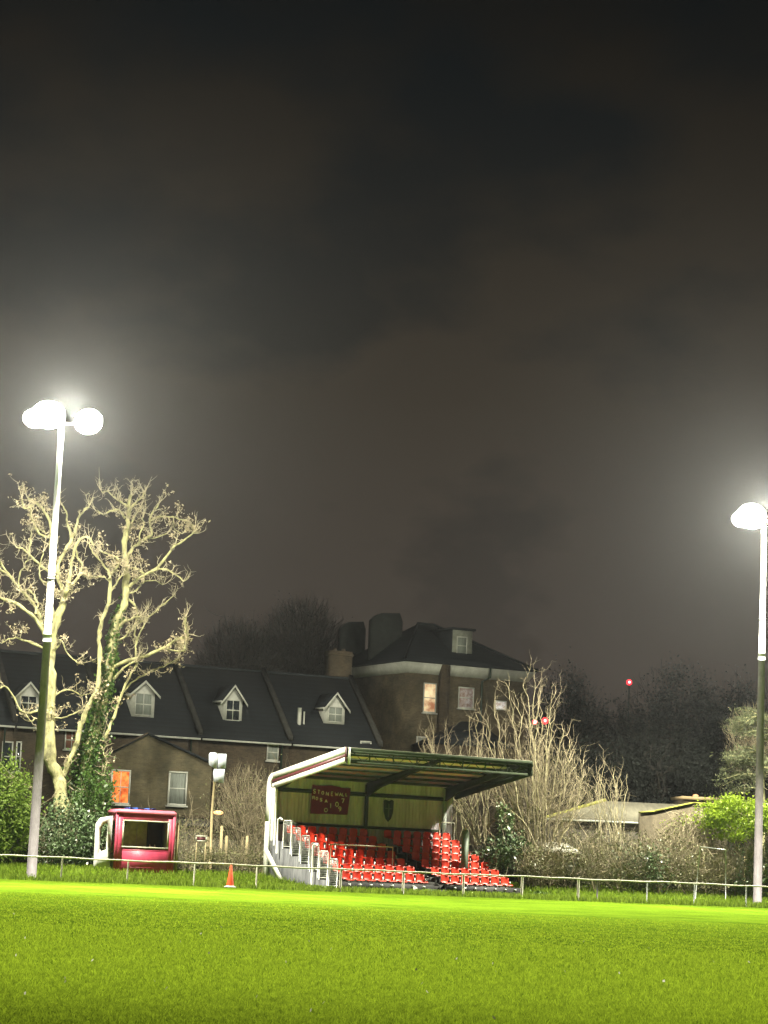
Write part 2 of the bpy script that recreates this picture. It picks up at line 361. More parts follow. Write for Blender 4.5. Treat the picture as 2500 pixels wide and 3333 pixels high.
# ------------------------------------------------------------------ pitch barrier
bar = thing('pitch_barrier', 'low cream post and rail barrier along the far touchline', 'railing', FEN.O, FEN.a)
posts = [(-15, 0), (200, 0), (415, 0), (632, 0), (835, 0), (1110, 1), (1312, 1), (1508, 1), (1700, 1), (1883, 1), (2108, 0), (2262, 0), (2430, 0), (2600, 0)]
us = []
for px, fat in posts:
    u, z = FEN.on(px, 2860, 0)
    b = MB(); h = 1.02 + (0.05 if px == 1883 else 0); r_ = .058 if fat else .036
    jz = rnd.uniform(-.03, .03)
    b.tube([(u + jz, .0, -.1), (u + jz * .3, 0, h - .04), (u, 0, h)], [r_, r_ * .96, r_ * .7], 8)
    b.build('post', m_cream if fat or px < 1000 else m_galv, bar, smooth=True); us.append(u)
b = MB(); pts = []
n = 60
for i in range(n + 1):
    u = us[0] + (us[-1] - us[0]) * i / n; pts.append((u, -.07, .985 + .012 * sin(i * 1.7) + .012 * sin(i * .53)))
b.tube(pts, .036, 8); b.build('rail', m_cream, bar, smooth=True)
for px in (2108, 2262):   # trailing weeds at two of the posts
    pass
# second, darker post line at right
p = P(1945, 2870, fence_y(X_at(1945, 104)) + 1.2); b = MB(); b.tube([(p.x, p.y, 0), (p.x, p.y, 1.0)], .04, 6)
tag(b.build('wooden_stake', m_pole_low, loc=(p.x, p.y, 0)), 'thin dark stake just behind the barrier, right of the tallest cream post', 'post')

# ------------------------------------------------------------------ grandstand
A_ST = 34.0
ST = Frame(X_at(1110, 102.3, .5), 102.3, A_ST)
stand = thing('grandstand', 'small covered stand with cream and maroon roof edge and red seats', 'stand', ST.O, ST.a)
SL, SD, NR, RD, SP = 10.4, 6.1, 7, .80, .58
def rowz(k): return .10 + .33 * k
ROOF_F, ROOF_B = 6.33, 5.18        # top of the sheet at the front and at the back
def roofz(v): return ROOF_F + (ROOF_B - ROOF_F) * v / SD
# terracing
b = MB()
for k in range(NR):
    b.box(-.05, 9.98, .05 + RD * k, (.05 + RD * (k + 1)) if k < NR - 1 else SD - .12, 0.0 if k == 0 else max(0, rowz(k - 1) - .3), rowz(k))
b.build('terracing', m_terrace, stand)
b = MB()
for k in range(NR * 2):   # aisle steps
    z = -.02 + k * .165; v = -.25 + k * RD / 2
    if z < rowz(min(NR - 1, max(0, int((v - .05) // RD)))) + .01 or True: b.box(5.12, 5.8, v, v + .42, max(0, z - .15), z + .065)
b.build('aisle_steps', mat('worn_grey_step', (.035, .035, .03), .9, .3, 4), stand)
b = MB(); b.box(-.08, 5.06, -.06, -.02, 0, .42); b.box(5.75, 10.02, -.06, -.02, 0, .42); b.build('front_board', m_plinth, stand)
b = MB(); b.box(-.1, 10.1, -.22, -.02, 0, .085); b.build('kerb', mat('mossy_kerb_concrete', (.16, .15, .09), .9, .4, 5), stand)
for k in range(17):
    if 4.7 < .35 + k * .58 < 5.8: continue
    b = MB(); b.box(.35 + k * .58, .50 + k * .58, -.075, -.062, .28, .36)
    b.build('vent_cover', m_galv, stand)
# side wall sheets under the raking steps
for u0, nm in ((-.12, 'left'), (10.0, 'right')):
    b = MB(); pr = [(0, 0), (SD - .1, 0), (SD - .1, rowz(NR - 1) + .05)]
    for k in range(NR - 1, -1, -1): pr += [(.05 + RD * k, rowz(k) + .03)] + ([(.05 + RD * k, rowz(k - 1) + .03)] if k else [])
    b.prism(pr, 0, u0, u0 + .04)
    b.build('side_panel', mat('stained_blue_grey_sheet', (.035, .038, .045), .7, .5, 1.8, col2=(.17, .18, .19), stretch=(3, 3, .5), bump=.3) if nm == 'left' else m_green_steel, stand)
# side guards on the left edge, one tall hoop per step
for k in range(6):
    v0 = .12 + RD * k; v1 = v0 + RD * .84; z0 = rowz(k) + .03; z1 = z0 + 1.28
    b = MB(); u0 = -.14
    b.tube([(u0, v0, z0 - .25), (u0, v0, z1 - .06), (u0, v0 + .06, z1), (u0, v1 - .06, z1), (u0, v1, z1 - .06), (u0, v1, z0)], .024, 6)
    b.bar((u0, v0, z0 + .1), (u0, v1, z0 + .1), .02, .03)
    gd = b.build('side_guard', m_galv if k not in (1, 5) else m_white, stand, smooth=True)
    b = MB()
    for i in range(1, 7): v = v0 + (v1 - v0) * i / 7; b.bar((u0, v, z0 + .1), (u0, v, z1), .009, .009)
    for i in range(1, 12): z = z0 + .1 + (z1 - z0 - .1) * i / 12; b.bar((u0, v0, z), (u0, v1, z), .009, .009)
    b.build('mesh_infill', m_galv, gd)
# bent hand rails on the left edge
for v, z, h in ((1.95, rowz(1), 1.55), (5.05, rowz(5), 1.35)):
    b = MB(); b.tube([(-.3, v, z - .2), (-.3, v, z + h), (-.25, v - .08, z + h + .07), (-.16, v - .16, z + h)], .045, 8); b.build('hand_rail', m_white, stand, smooth=True)
# crush barrier
b = MB(); ua, za = ST.on(1072, 2748, 1.9); ub, zb = ST.on(1279, 2764, 1.9); b.tube([(ua, 1.9, za), (ub, 1.9, za)], .03, 6); b.tube([(ua + .1, 1.9, rowz(2)), (ua + .1, 1.9, za)], .025, 6); b.tube([(ub, 1.9, rowz(2) - .3), (ub, 1.9, za)], .02, 6)
b.build('crush_barrier', m_cream, stand)
# rail and post at the top right
b = MB(); u, z = ST.on(1430, 2700, 5.5); b.tube([(u, 5.5, rowz(6)), (u, 5.5, z + .65)], .035, 6); b.tube([(u - .15, 5.5, z + .35), (u + .9, 5.5, z + .35), (u + .9, 5.5, rowz(6))], .025, 6)
b.build('top_rail', m_cream, stand)
# columns and rafters
CU3 = (.18, 5.2, SL - .55)
for u in CU3:
    b = MB(); v = SD - .02; b.box(u - .11, u + .11, v - .012 - .1, v - .1, 0, 5.0); b.box(u - .11, u + .11, v + .1, v + .112, 0, 5.0); b.box(u - .006, u + .006, v - .1, v + .1, 0, 5.0)
    b.build('column', m_green_steel if u > 3 and u < 8 else mat('pale_grey_column', (.40, .44, .40), .6, .25, 3), stand)
    b = MB()
    for s_ in (-1,):
        zb_ = lambda v: roofz(v) - .16
        pr = [(.12, zb_(.12) - .14), (.12, zb_(.12)), (SD - .1, zb_(SD - .1)), (SD - .1, zb_(SD - .1) - .62), (SD - 1.3, zb_(SD - 1.3) - .38)]
        b.prism(pr, 0, u - .008, u + .008)
        for (p0, p1) in ((pr[0], pr[4]), (pr[4], pr[3]), (pr[1], pr[2])): b.bar((u, p0[0], p0[1]), (u, p1[0], p1[1]), .16, .016)
    b.build('rafter', m_green_steel, stand)
# purlins
for i in range(6):
    v = .75 + i * 1.0
    b = MB(); z = roofz(v) - .035; b.box(-.02, SL, v - .006, v + .006, z - .11, z); b.box(-.02, SL, v, v + .06, z - .118, z - .11)
    b.build('purlin', m_green_steel, stand)
# roof sheet, corrugated along the slope
b = MB(); per = .26; n = int((SL + .1) / per * 4); prof = []
for i in range(n + 1):
    u = -.05 + (SL + .1) * i / n; prof.append((u, .032 if (i % 4) in (1, 2) else 0.0))
vv = []; 
for (v) in (-.05, SD + .1):
    for th in (0, .006):
        vv += [(u, v, roofz(v) - .03 + c + th) for u, c in prof]
m_ = n + 1; f = [(i, i + 1, 2 * m_ + i + 1, 2 * m_ + i) for i in range(n)] + [(m_ + i, 3 * m_ + i, 3 * m_ + i + 1, m_ + i + 1) for i in range(n)] + [(i, m_ + i, m_ + i + 1, i + 1) for i in range(n)] + [(2 * m_ + i, 2 * m_ + i + 1, 3 * m_ + i + 1, 3 * m_ + i) for i in range(n)]
b.add(vv, f); b.build('roof', m_roof_sheet, stand)
# front lattice truss under the roof edge
b = MB(); zt, zb2 = ROOF_F - .07, ROOF_F - .66
b.box(0, SL, .03, .10, zt - .13, zt); b.box(0, SL, .03, .10, zb2, zb2 + .10)
n = 22
for i in range(n):
    u0 = SL * i / n; u1 = SL * (i + 1) / n; a0, a1 = (zb2 + .1, zt - .13) if i % 2 == 0 else (zt - .13, zb2 + .1)
    b.bar((u0, .065, a0), (u1, .065, a1), .022, .022, (0, 1, 0))
for i in range(9): u = SL * i / 8; b.box(u - .02, u + .02, .04, .09, zb2 + .1, zt - .13)
b.build('lattice_truss', m_green_steel, stand)
b = MB(); b.box(-.02, SL + .02, -.075, -.045, ROOF_F - .09, ROOF_F + .03); b.build('front_flashing', m_green_steel, stand)
b = MB(); b.box(-.02, SL + .02, -.08, -.04, ROOF_F + .032, ROOF_F + .042); b.build('drip_edge', m_cream, stand)
# rear wall, vertical corrugated cladding
b = MB(); n = int(SL / .2 * 4); prof = [(SL * i / n, .035 if (i % 4) in (1, 2) else 0.0) for i in range(n + 1)]; m_ = n + 1
vv = [(u, SD + c, z) for z in (1.2, 5.1) for u, c in prof] + [(u, SD + c + .01, z) for z in (1.2, 5.1) for u, c in prof]
f = [(i, i + 1, m_ + i + 1, m_ + i) for i in range(n)] + [(2 * m_ + i, 3 * m_ + i, 3 * m_ + i + 1, 2 * m_ + i + 1) for i in range(n)]
b.add(vv, f); b.build('rear_wall', m_sheet, stand)
b = MB(); b.box(0, SL, SD + .05, SD + .12, 0, 1.5); b.build('rear_skirt', m_terrace, stand)
b = MB(); b.box(.3, SL - .4, SD - .07, SD - .01, 4.42, 4.60); b.box(.3, SL - .4, SD - .07, SD - .01, 2.9, 3.02); b.build('wall_rail', m_green_steel, stand)
# verge trim on both ends: cream / maroon / cream, the outer band bending down the rear corner
def ribbon(b, path, o0, o1, u0, u1):
    # path: (v,z) polyline, band between offsets o0,o1 measured inwards (to the right of travel)
    n = len(path); nrm = []
    for i in range(n):
        a = Vector(path[max(0, i - 1)]); c = Vector(path[min(n - 1, i + 1)]); d = (c - a).normalized(); nrm.append(Vector((-d.y, d.x)))
    for i in range(n - 1):
        q = []
        for (j, o) in ((i, o0), (i + 1, o0), (i + 1, o1), (i, o1)):
            p = Vector(path[j]) - nrm[j] * -o * -1 if False else Vector(path[j]) + nrm[j] * (-o) ; q.append(p)
        b.hexa([(u0, q[0].x, q[0].y), (u0, q[1].x, q[1].y), (u0, q[2].x, q[2].y), (u0, q[3].x, q[3].y), (u1, q[0].x, q[0].y), (u1, q[1].x, q[1].y), (u1, q[2].x, q[2].y), (u1, q[3].x, q[3].y)])
sl = (ROOF_B - ROOF_F) / SD; VB = SD + .42
path = [(-.04, ROOF_F + .05), (SD - .2, roofz(SD - .2) + .05)]
cx_, cz_ = SD - .2 + .05, roofz(SD - .2) + .05 - .55
path_b = [(-.04, ROOF_F + .05)]
for i in range(9):
    a = R(90 + math.degrees(math.atan(sl)) * -1 * -1 - 0) if False else R(79 - i * 79 / 8)
    path_b.append((cx_ + .55 * cos(a), cz_ + .55 * sin(a)))
path_b += [(cx_ + .55, 3.0), (cx_ + .55, .05)]
for u0 in (-.12, SL + .04):
    mw, mm = (m_white, m_maroon) if u0 < 0 else (m_green_steel, m_green_steel)
    b = MB(); ribbon(b, path_b, 0, .29, u0, u0 + .07); b.build('verge_trim', mw, stand)
    b = MB(); ribbon(b, [(-.04, ROOF_F - .245), (SD + .02, roofz(SD) - .245)], 0, .17, u0 + .02, u0 + .06); b.build('verge_trim', mm, stand)
    b = MB(); ribbon(b, [(-.04, ROOF_F - .42), (SD - .05, roofz(SD) - .42)], 0, .23, u0, u0 + .07); b.build('verge_trim', mw, stand)
b = MB(); b.box(-.12, -.05, -.09, -.045, ROOF_F - .62, ROOF_F + .04); b.build('corner_strip', m_maroon, stand)
b = MB(); b.box(.04, .16, -.09, -.04, ROOF_F - .72, ROOF_F + .04); b.build('corner_strip', m_white, stand)
# rear corner: grey fin, second white strip
b = MB(); b.box(-.10, -.04, SD + .02, SD + .16, 0, 4.6); b.build('corner_strip', mat('pale_grey_column', (1, 1, 1)), stand)
b = MB(); b.box(-.12, -.05, SD - .30, SD - .10, 0, 4.75); b.build('corner_strip', m_white, stand)
b = MB(); b.tube([(-.1, SD - .48, 1.9), (-.1, SD - .48, 4.5)], .05, 8); b.build('downpipe', m_white, stand)
b = MB(); b.bar((-.42, SD - .2, 1.75), (-.42, SD - 2.0, .08), .05, .30, (0, 1, 0)); b.build('brace_board', m_white, stand)

# crest painted on the rear wall
cu, cz = ST.on(1265, 2640, SD - .04)
b = MB(); pr = [(-.28, .5), (-.18, .55), (0, .48), (.18, .55), (.28, .5), (.27, -.05), (.16, -.36), (0, -.52), (-.16, -.36), (-.27, -.05)]
b.prism([(cu + x, cz + z) for x, z in pr], 1, SD - .035, SD - .012); cs = b.build('crest', m_crest, stand)
b = MB(); b.bar((cu, SD - .045, cz - .3), (cu, SD - .045, cz + .35), .07, .02); b.bar((cu - .2, SD - .045, cz + .12), (cu + .2, SD - .045, cz + .12), .02, .06); b.build('crest_cross', mat('faded_crest_paint', (.12, .14, .08)), cs)

# ------------------------------------------------------------------ seats
def make_seat():
    root = thing('stadium_seat', 'red seat', 'seat')
    b = MB(); W = .44; nx = 8
    prof = [(-.40, .395), (-.38, .425), (-.30, .43), (-.16, .415), (-.06, .425), (-.015, .47), (.01, .56), (.03, .66), (.045, .74), (.05, .785), (.045, .805)]
    V = []
    for j, (v, z) in enumerate(prof):
        wj = W * (1 - (.10 if j == 0 else 0) - (.34 if j == len(prof) - 1 else (.13 if j == len(prof) - 2 else 0)))
        for i in range(nx + 1):
            s_ = -1 + 2 * i / nx; e_ = abs(s_) ** 2.5
            V.append((s_ * wj / 2, v - (.05 * e_ if j > 5 else 0), z + (.035 * e_ if 1 < j < 6 else 0) - (.02 * e_ if j > 8 else 0)))
    n0 = len(V); V2 = [(x, y + .012, z - .012) for x, y, z in V]
    f = [(j * (nx + 1) + i, j * (nx + 1) + i + 1, (j + 1) * (nx + 1) + i + 1, (j + 1) * (nx + 1) + i) for j in range(len(prof) - 1) for i in range(nx)]
    f2 = [tuple(n0 + k for k in q[::-1]) for q in f]
    rim = [j * (nx + 1) for j in range(len(prof))] + [(len(prof) - 1) * (nx + 1) + i for i in range(1, nx + 1)] + [j * (nx + 1) + nx for j in range(len(prof) - 2, -1, -1)] + [i for i in range(nx - 1, 0, -1)]
    f3 = [(rim[i], rim[(i + 1) % len(rim)], n0 + rim[(i + 1) % len(rim)], n0 + rim[i]) for i in range(len(rim))]
    b.add(V + V2, f + f2 + f3); b.build('seat_shell', m_seat, root, smooth=True)
    b = MB(); b.bar((0, -.1, .0), (0, -.1, .40), .05, .05); b.bar((-.16, -.2, .395), (.16, -.2, .395), .03, .02); b.bar((0, -.1, 0.02), (0, -.28, .02), .06, .02)
    b.box(.245, .268, -.10, .03, .30, .60)
    b.build('bracket', m_galv, root)
    return root
seat0 = make_seat(); used = False
ordn = ['first', 'second', 'third', 'fourth', 'fifth', 'sixth', 'seventh', 'eighth']
rown = ['front row', 'second row', 'third row', 'fourth row', 'fifth row', 'sixth row', 'top row']
for k in range(NR):
    for blk in (0, 1):
        for i in range(8 if blk == 0 else 7):
            o = copy_tree(seat0) if used else seat0; used = True
            u = (.40 + .29 if blk == 0 else 5.85 + .29) + i * SP; v = .05 + RD * k + .62
            p = ST.w(u, v, rowz(k)); o.location = p; o.rotation_euler = (0, 0, ST.a + rnd.uniform(-.03, .03))
            if blk == 0: lab = f'red plastic seat, {ordn[i]} from the left guards in the {rown[k]} of the left block'
            else: lab = f'red plastic seat, {ordn[i]} from the aisle in the {rown[k]} of the right block'
            tag(o, lab, 'seat', 'red seats in rows in the stand')

# ------------------------------------------------------------------ banner on the rear wall
GLY = {'S': [[(1, .9), (.7, 1), (.2, 1), (0, .8), (.15, .55), (.85, .45), (1, .2), (.8, 0), (.2, 0), (0, .1)]], 'T': [[(0, 1), (1, 1)], [(.5, 1), (.5, 0)]],
       'O': [[(.5, 1), (.95, .75), (.95, .25), (.5, 0), (.05, .25), (.05, .75), (.5, 1)]], 'N': [[(0, 0), (0, 1), (1, 0), (1, 1)]], 'E': [[(1, 1), (0, 1), (0, 0), (1, 0)], [(0, .5), (.8, .5)]],
       'W': [[(0, 1), (.25, 0), (.5, .7), (.75, 0), (1, 1)]], 'A': [[(0, 0), (.5, 1), (1, 0)], [(.2, .4), (.8, .4)]], 'L': [[(0, 1), (0, 0), (.9, 0)]],
       'R': [[(0, 0), (0, 1), (.8, .95), (.9, .7), (.7, .5), (0, .5)], [(.5, .5), (1, 0)]], '1': [[(.2, .8), (.5, 1), (.5, 0)]], '0': [[(.5, 1), (.95, .75), (.95, .25), (.5, 0), (.05, .25), (.05, .75), (.5, 1)]],
       '7': [[(0, 1), (1, 1), (.4, 0)]], '9': [[(.95, .6), (.5, .45), (.05, .65), (.3, 1), (.8, .98), (.95, .7), (.8, .2), (.4, 0)]], 'Y': [[(0, 1), (.5, .5), (1, 1)], [(.5, .5), (.5, 0)]], 'I': [[(.5, 1), (.5, 0)]]}
VBN = SD - .13
c4 = [ST.on(x, y, VBN) for x, y in ((1018, 2554), (1142, 2565), (1132, 2652), (1010, 2648))]
bn = thing('banner', 'maroon cloth banner with cream letters hung on the rear wall of the stand', 'banner', ST.w(c4[3][0], VBN, c4[3][1]), ST.a)
loc0 = (c4[3][0], VBN, c4[3][1])
b = MB(); nx, ny = 16, 10; V = []
for th in (0, .012):
    for j in range(ny + 1):
        for i in range(nx + 1):
            s_, t_ = i / nx, j / ny
            top = Vector(c4[0]).lerp(Vector(c4[1]), s_); bot = Vector(c4[3]).lerp(Vector(c4[2]), s_); q = bot.lerp(top, t_)
            V.append((q.x, VBN + .02 * sin(s_ * 14 + t_ * 2) * (1 - .5 * t_) + th, q.y - .03 * sin(s_ * pi * 3) * (1 if j == ny else .3)))
m_ = (nx + 1) * (ny + 1)
f = [(j * (nx + 1) + i, j * (nx + 1) + i + 1, (j + 1) * (nx + 1) + i + 1, (j + 1) * (nx + 1) + i) for j in range(ny) for i in range(nx)]
b.add(V, f + [tuple(m_ + k for k in q[::-1]) for q in f]); b.build('cloth', m_banner, bn, loc=loc0)
def zc(x, y): return (840 + x / 3.606, 2420 + y / 3.606)    # zoomed measure -> photo column,row
txt = [('S', 650, 558, 26, 46), ('T', 700, 568, 26, 44), ('O', 748, 580, 26, 40), ('N', 800, 588, 28, 42), ('E', 858, 590, 22, 44), ('W', 905, 594, 40, 40), ('A', 955, 596, 28, 40), ('L', 990, 598, 20, 36), ('L', 1030, 600, 20, 36),
       ('R', 640, 636, 28, 36), ('O', 680, 646, 24, 34), ('S', 728, 658, 24, 34), ('A', 786, 674, 28, 36), ('1', 840, 728, 26, 56), ('0', 908, 712, 38, 56), ('7', 980, 674, 34, 50), ('O', 778, 780, 40, 46), ('9', 942, 768, 36, 50)]
for ch, x, y, w_, h_ in txt:
    b = MB(); ux, zx = ST.on(*zc(x, y), VBN - .045); sx_ = w_ / 3.606 / 69.5 / cos(ST.a) * .95; sz_ = h_ / 3.606 / 69.5; rt = rnd.uniform(-.12, .12)
    for st in GLY[ch]:
        for (a, c) in zip(st[:-1], st[1:]):
            q = [(ux + sx_ * (p[0] * cos(rt) - p[1] * sin(rt) * .5), VBN - .045, zx + sz_ * (p[1] * cos(rt) - .5) + sx_ * p[0] * sin(rt)) for p in (a, c)]
            if ch == 'O' and x == 778: pass
            b.bar(q[0], q[1], .01, .042, (0, 0, 1)) if abs(q[0][2] - q[1][2]) < abs(q[0][0] - q[1][0]) else b.bar(q[0], q[1], .042, .01, (0, 1, 0))
    b.build('letter', m_letter, bn, loc=loc0)

# ------------------------------------------------------------------ floodlight masts
def mast(pxb, pyb, Y, pxt, pyt, heads, label, joint_y, zb=0):
    bx_ = X_at(pxb, Y, 0); base = Vector((bx_, Y, float(gz(bx_, Y)) - .03)); top = P(pxt, pyt, Y); top.x = base.x + (top.x - base.x) * 1.0
    th = thing('floodlight_mast', label, 'floodlight', base, 0, 'floodlight masts beside the pitch')
    zj = P(pxb, joint_y, Y).z; f = zj / top.z
    mid = base.lerp(top, f)
    b = MB(); b.tube([base, base.lerp(top, f * .5), mid], [.215, .19, .165], 12); b.build('lower_pole', m_pole_low, th, loc=base, smooth=True)
    b = MB(); b.tube([mid - (top - base).normalized() * .3, mid + (top - base) * .001], [.19, .19], 12)
    b.tube([base.lerp(top, f + (1 - f) * .27), base.lerp(top, f + (1 - f) * .27) + Vector((0, 0, .1))], .165, 12); b.build('pole_collar', m_galv, th, loc=base)
    b = MB(); b.tube([mid, mid.lerp(top, .5), top], [.155, .14, .12], 12); b.build('upper_pole', m_pole_up, th, loc=base, smooth=True)
    b = MB(); b.box(base.x - .3, base.x + .3, base.y - .3, base.y + .3, 0, .05); b.build('base_plate', m_galv, th, loc=base)
    b = MB(); hp = [P(x, y, Y) for x, y, r in heads]
    b.bar(min(hp, key=lambda q: q.x) + Vector((0, .25, -.1)), hp[1] + Vector((0, .25, -.1)), .09, .09); b.bar(top - Vector((0, 0, .05)), top + Vector((0, .25, .25)), .12, .12)
    b.build('cross_arm', m_galv, th, loc=base)
    return th, base, hp
def lamp_head(th, base, c, rad, aim):
    # bowl shaped floodlight: dark shell behind a bright round glass
    d = (aim - c).normalized(); x = d.cross(Vector((0, 0, 1))).normalized(); y = x.cross(d)
    def ring(r, o, k=20): return [c + x * r * cos(2 * pi * i / k) + y * r * .86 * sin(2 * pi * i / k) + d * o for i in range(k)]
    k = 20; V = []; levels = [(.30, -.38), (.62, -.30), (.86, -.14), (1.0, .02)]
    for r, o in levels: V += ring(rad * r, o * rad)
    f = [(j * k + i, j * k + (i + 1) % k, (j + 1) * k + (i + 1) % k, (j + 1) * k + i) for j in range(3) for i in range(k)] + [tuple(range(k))[::-1]]
    b = MB(); b.add(V, f); sh = b.build('lamp_housing', m_galv, th, loc=base, smooth=True)
    V = []; lv = [(.985, .03), (.80, .16), (.45, .25), (.02, .28)]
    for r, o in lv: V += ring(rad * r, o * rad)
    b = MB(); b.add(V, [(j * k + i, j * k + (i + 1) % k, (j + 1) * k + (i + 1) % k, (j + 1) * k + i) for j in range(3) for i in range(k)]); b.build('lens', m_floodlens, sh, loc=base, smooth=True)
def light(kind, name, loc, aim, watts, color=(1, .955, .80), size=.35, cone=150, blend=.6):
    ld = bpy.data.lights.new(name, kind); ld.energy = watts; ld.color = color; ld.shadow_soft_size = size
    if kind == 'SPOT': ld.spot_size = R(cone); ld.spot_blend = blend
    o = bpy.data.objects.new(name, ld); COL.objects.link(o); o.location = loc
    o.rotation_euler = (Vector(aim) - Vector(loc)).to_track_quat('-Z', 'Y').to_euler(); return o

heads = [(158, 1350, .74), (288, 1372, .66), (112, 1362, .50)]
th, base, hp = mast(101, 2867, 97.6, 200, 1392, heads, 'tall floodlight mast with two lit lamps in front of the ivy clad trees', 2063)
for (x, y, r_), c, ax in zip(heads, hp, (-6, 12, -14)): lamp_head(th, base, c, r_, Vector((ax, 55, 0)))
LM = (hp[0] + hp[1]) / 2; LH = list(hp[:2])
heads2 = [(2446, 1680, .74), (2560, 1690, .62), (2412, 1690, .46)]
th, base, hp2 = mast(2465, 2937, 110.0, 2487, 1712, heads2, 'tall floodlight mast at the right edge beside the bright ivy', 2129)
for (x, y, r_), c, ax in zip(heads2, hp2, (2, 16, -6)): lamp_head(th, base, c, r_, Vector((ax, 60, 0)))
RM = (hp2[0] + hp2[1]) / 2; LH += list(hp2[:2])
for c in LH: light('POINT', 'floodlight_spill', c + Vector((0, -.62, -.45)), (0, 60, 0), SPILL_W / 2, color=(1, .93, .72), size=.4)
for C_, ax, nm in ((LM, -2, 'a'), (RM, 8, 'b')):
    light('SPOT', 'verge_fill_spot', C_ + Vector((0, -.8, -.2)), (C_.x * .75, C_.y + 1.5, 0), VERGE_FILL_W, color=(1, .94, .76), cone=104, blend=.8)  # extra spot added under the lamps to brighten verge and stand
    light('SPOT', 'floodlight_beam', C_ + Vector((0, -.9, .1)), (ax, 54, 0), MAST_W, cone=114, blend=1.0)
# masts on the near side of the ground, behind the camera
for x in (-34, 34):
    light('SPOT', 'near_side_floodlight', (x, -14, 19), (x * .25, 100, 4), FAR_W, size=.6, cone=34, blend=.7)
    light('SPOT', 'near_side_floodlight', (x * .8, 12, 17), (x * .05, 36, 0), NEAR_W, size=.6, cone=54, blend=1.0)

# ------------------------------------------------------------------ foliage tools
def leaves(mb, C, size, rng, up=.0, aspect=.55):
    n = len(C); a = rng.normal(0, 1, (n, 3)); a[:, 2] += up; a /= np.linalg.norm(a, axis=1, keepdims=True)
    r = rng.normal(0, 1, (n, 3)); b = np.cross(a, r); b /= np.linalg.norm(b, axis=1, keepdims=True) + 1e-9; c = np.cross(a, b)
    s = (size * rng.uniform(.6, 1.3, n))[:, None]
    v = np.empty((n, 4, 3)); v[:, 0] = C - a * s * .5; v[:, 1] = C + b * s * aspect * .5 + c * s * .08; v[:, 2] = C + a * s * .5 - c * s * .1; v[:, 3] = C - b * s * aspect * .5 + c * s * .08
    mb.addq(v.reshape(-1, 3))
def cloud_pts(c, r, n, rng, nclump=40, shell=.55, cr=.22):
    d = rng.normal(0, 1, (nclump, 3)); d /= np.linalg.norm(d, axis=1, keepdims=True)
    cc = d * (shell + (1 - shell) * rng.uniform(0, 1, (nclump, 1)) ** .5) * rng.uniform(.75, 1.05, (nclump, 1))
    w_ = rng.uniform(.4, 1.0, nclump); w_ /= w_.sum(); idx = rng.choice(nclump, n, p=w_)
    p = cc[idx] + rng.normal(0, 1, (n, 3)) * cr * rng.uniform(.5, 1.2, (nclump, 1))[idx]
    return np.array(tuple(c)) + p * np.array(r)
def cloud(mb, c, r, n, size, rng, zmin=None, **k):
    p = cloud_pts(c, r, n, rng, **k)
    if zmin is not None: p = p[p[:, 2] > zmin]
    leaves(mb, p, size, rng)
def sticks(mb, c, r, n, ln, wd, rng, up=.8, out=.6, zmin=None, shell=0.0):
    d = rng.normal(0, 1, (n, 3)); d /= np.linalg.norm(d, axis=1, keepdims=True); rad = (shell + (1 - shell) * rng.uniform(0, 1, (n, 1)) ** .45)
    p = np.array(tuple(c)) + d * rad * np.array(r)
    dr = d * out + rng.normal(0, .35, (n, 3)); dr[:, 2] += up; dr /= np.linalg.norm(dr, axis=1, keepdims=True)
    L_ = (ln * rng.uniform(.4, 1.3, n))[:, None]; sd = np.cross(dr, rng.normal(0, 1, (n, 3))); sd /= np.linalg.norm(sd, axis=1, keepdims=True) + 1e-9; w_ = wd * rng.uniform(.5, 1.2, (n, 1)) * .5
    bend = rng.normal(0, .12, (n, 3)) * L_
    if zmin is not None:
        k = p[:, 2] > zmin; p, dr, L_, sd, w_, bend = p[k], dr[k], L_[k], sd[k], w_[k], bend[k]
    m = len(p); v = np.empty((m, 2, 4, 3)); q = p + dr * L_ * .5 + bend; e = p + dr * L_
    v[:, 0, 0] = p - sd * w_; v[:, 0, 1] = p + sd * w_; v[:, 0, 2] = q + sd * w_ * .8; v[:, 0, 3] = q - sd * w_ * .8
    v[:, 1, 0] = q - sd * w_ * .8; v[:, 1, 1] = q + sd * w_ * .8; v[:, 1, 2] = e + sd * w_ * .25; v[:, 1, 3] = e - sd * w_ * .25
    mb.addq(v.reshape(-1, 3))
def smooth_pts(pts, sub=4):
    out_ = []
    n = len(pts)
    for i in range(n - 1):
        p0, p1, p2, p3 = pts[max(0, i - 1)], pts[i], pts[i + 1], pts[min(n - 1, i + 2)]
        for j in range(sub):
            t = j / sub; out_.append(.5 * ((2 * p1) + (p2 - p0) * t + (2 * p0 - 5 * p1 + 4 * p2 - p3) * t * t + (3 * p1 - p0 - 3 * p2 + p3) * t ** 3))
    out_.append(pts[-1]); return out_
def twig(mb, p, d, ln, r, depth, rs, ends, kink=.42, up=.18):
    n = 4 if depth else 3; pts = [p.copy()]; q = p.copy(); d = d.normalized()
    for i in range(n):
        d = (d + Vector((rs.gauss(0, kink), rs.gauss(0, kink), rs.gauss(0, kink) + up))).normalized(); q = q + d * ln / n; pts.append(q.copy())
        if depth and rs.random() < .85:
            side = Vector((rs.gauss(0, 1), rs.gauss(0, 1), rs.gauss(0, .8))).normalized()
            twig(mb, q, d * .5 + side, ln * rs.uniform(.35, .65), r * .55, depth - 1, rs, ends, kink, up)
    mb.tube(pts, [r * (1 - .75 * i / n) for i in range(n + 1)], 4 if r > .015 else 3, cap=False); ends.append(pts[-1])
ZS = .4219
def z2(x, y): return (x * ZS, 1500 + y * ZS)
def z3(x, y): return (x * ZS, 2150 + y * ZS)
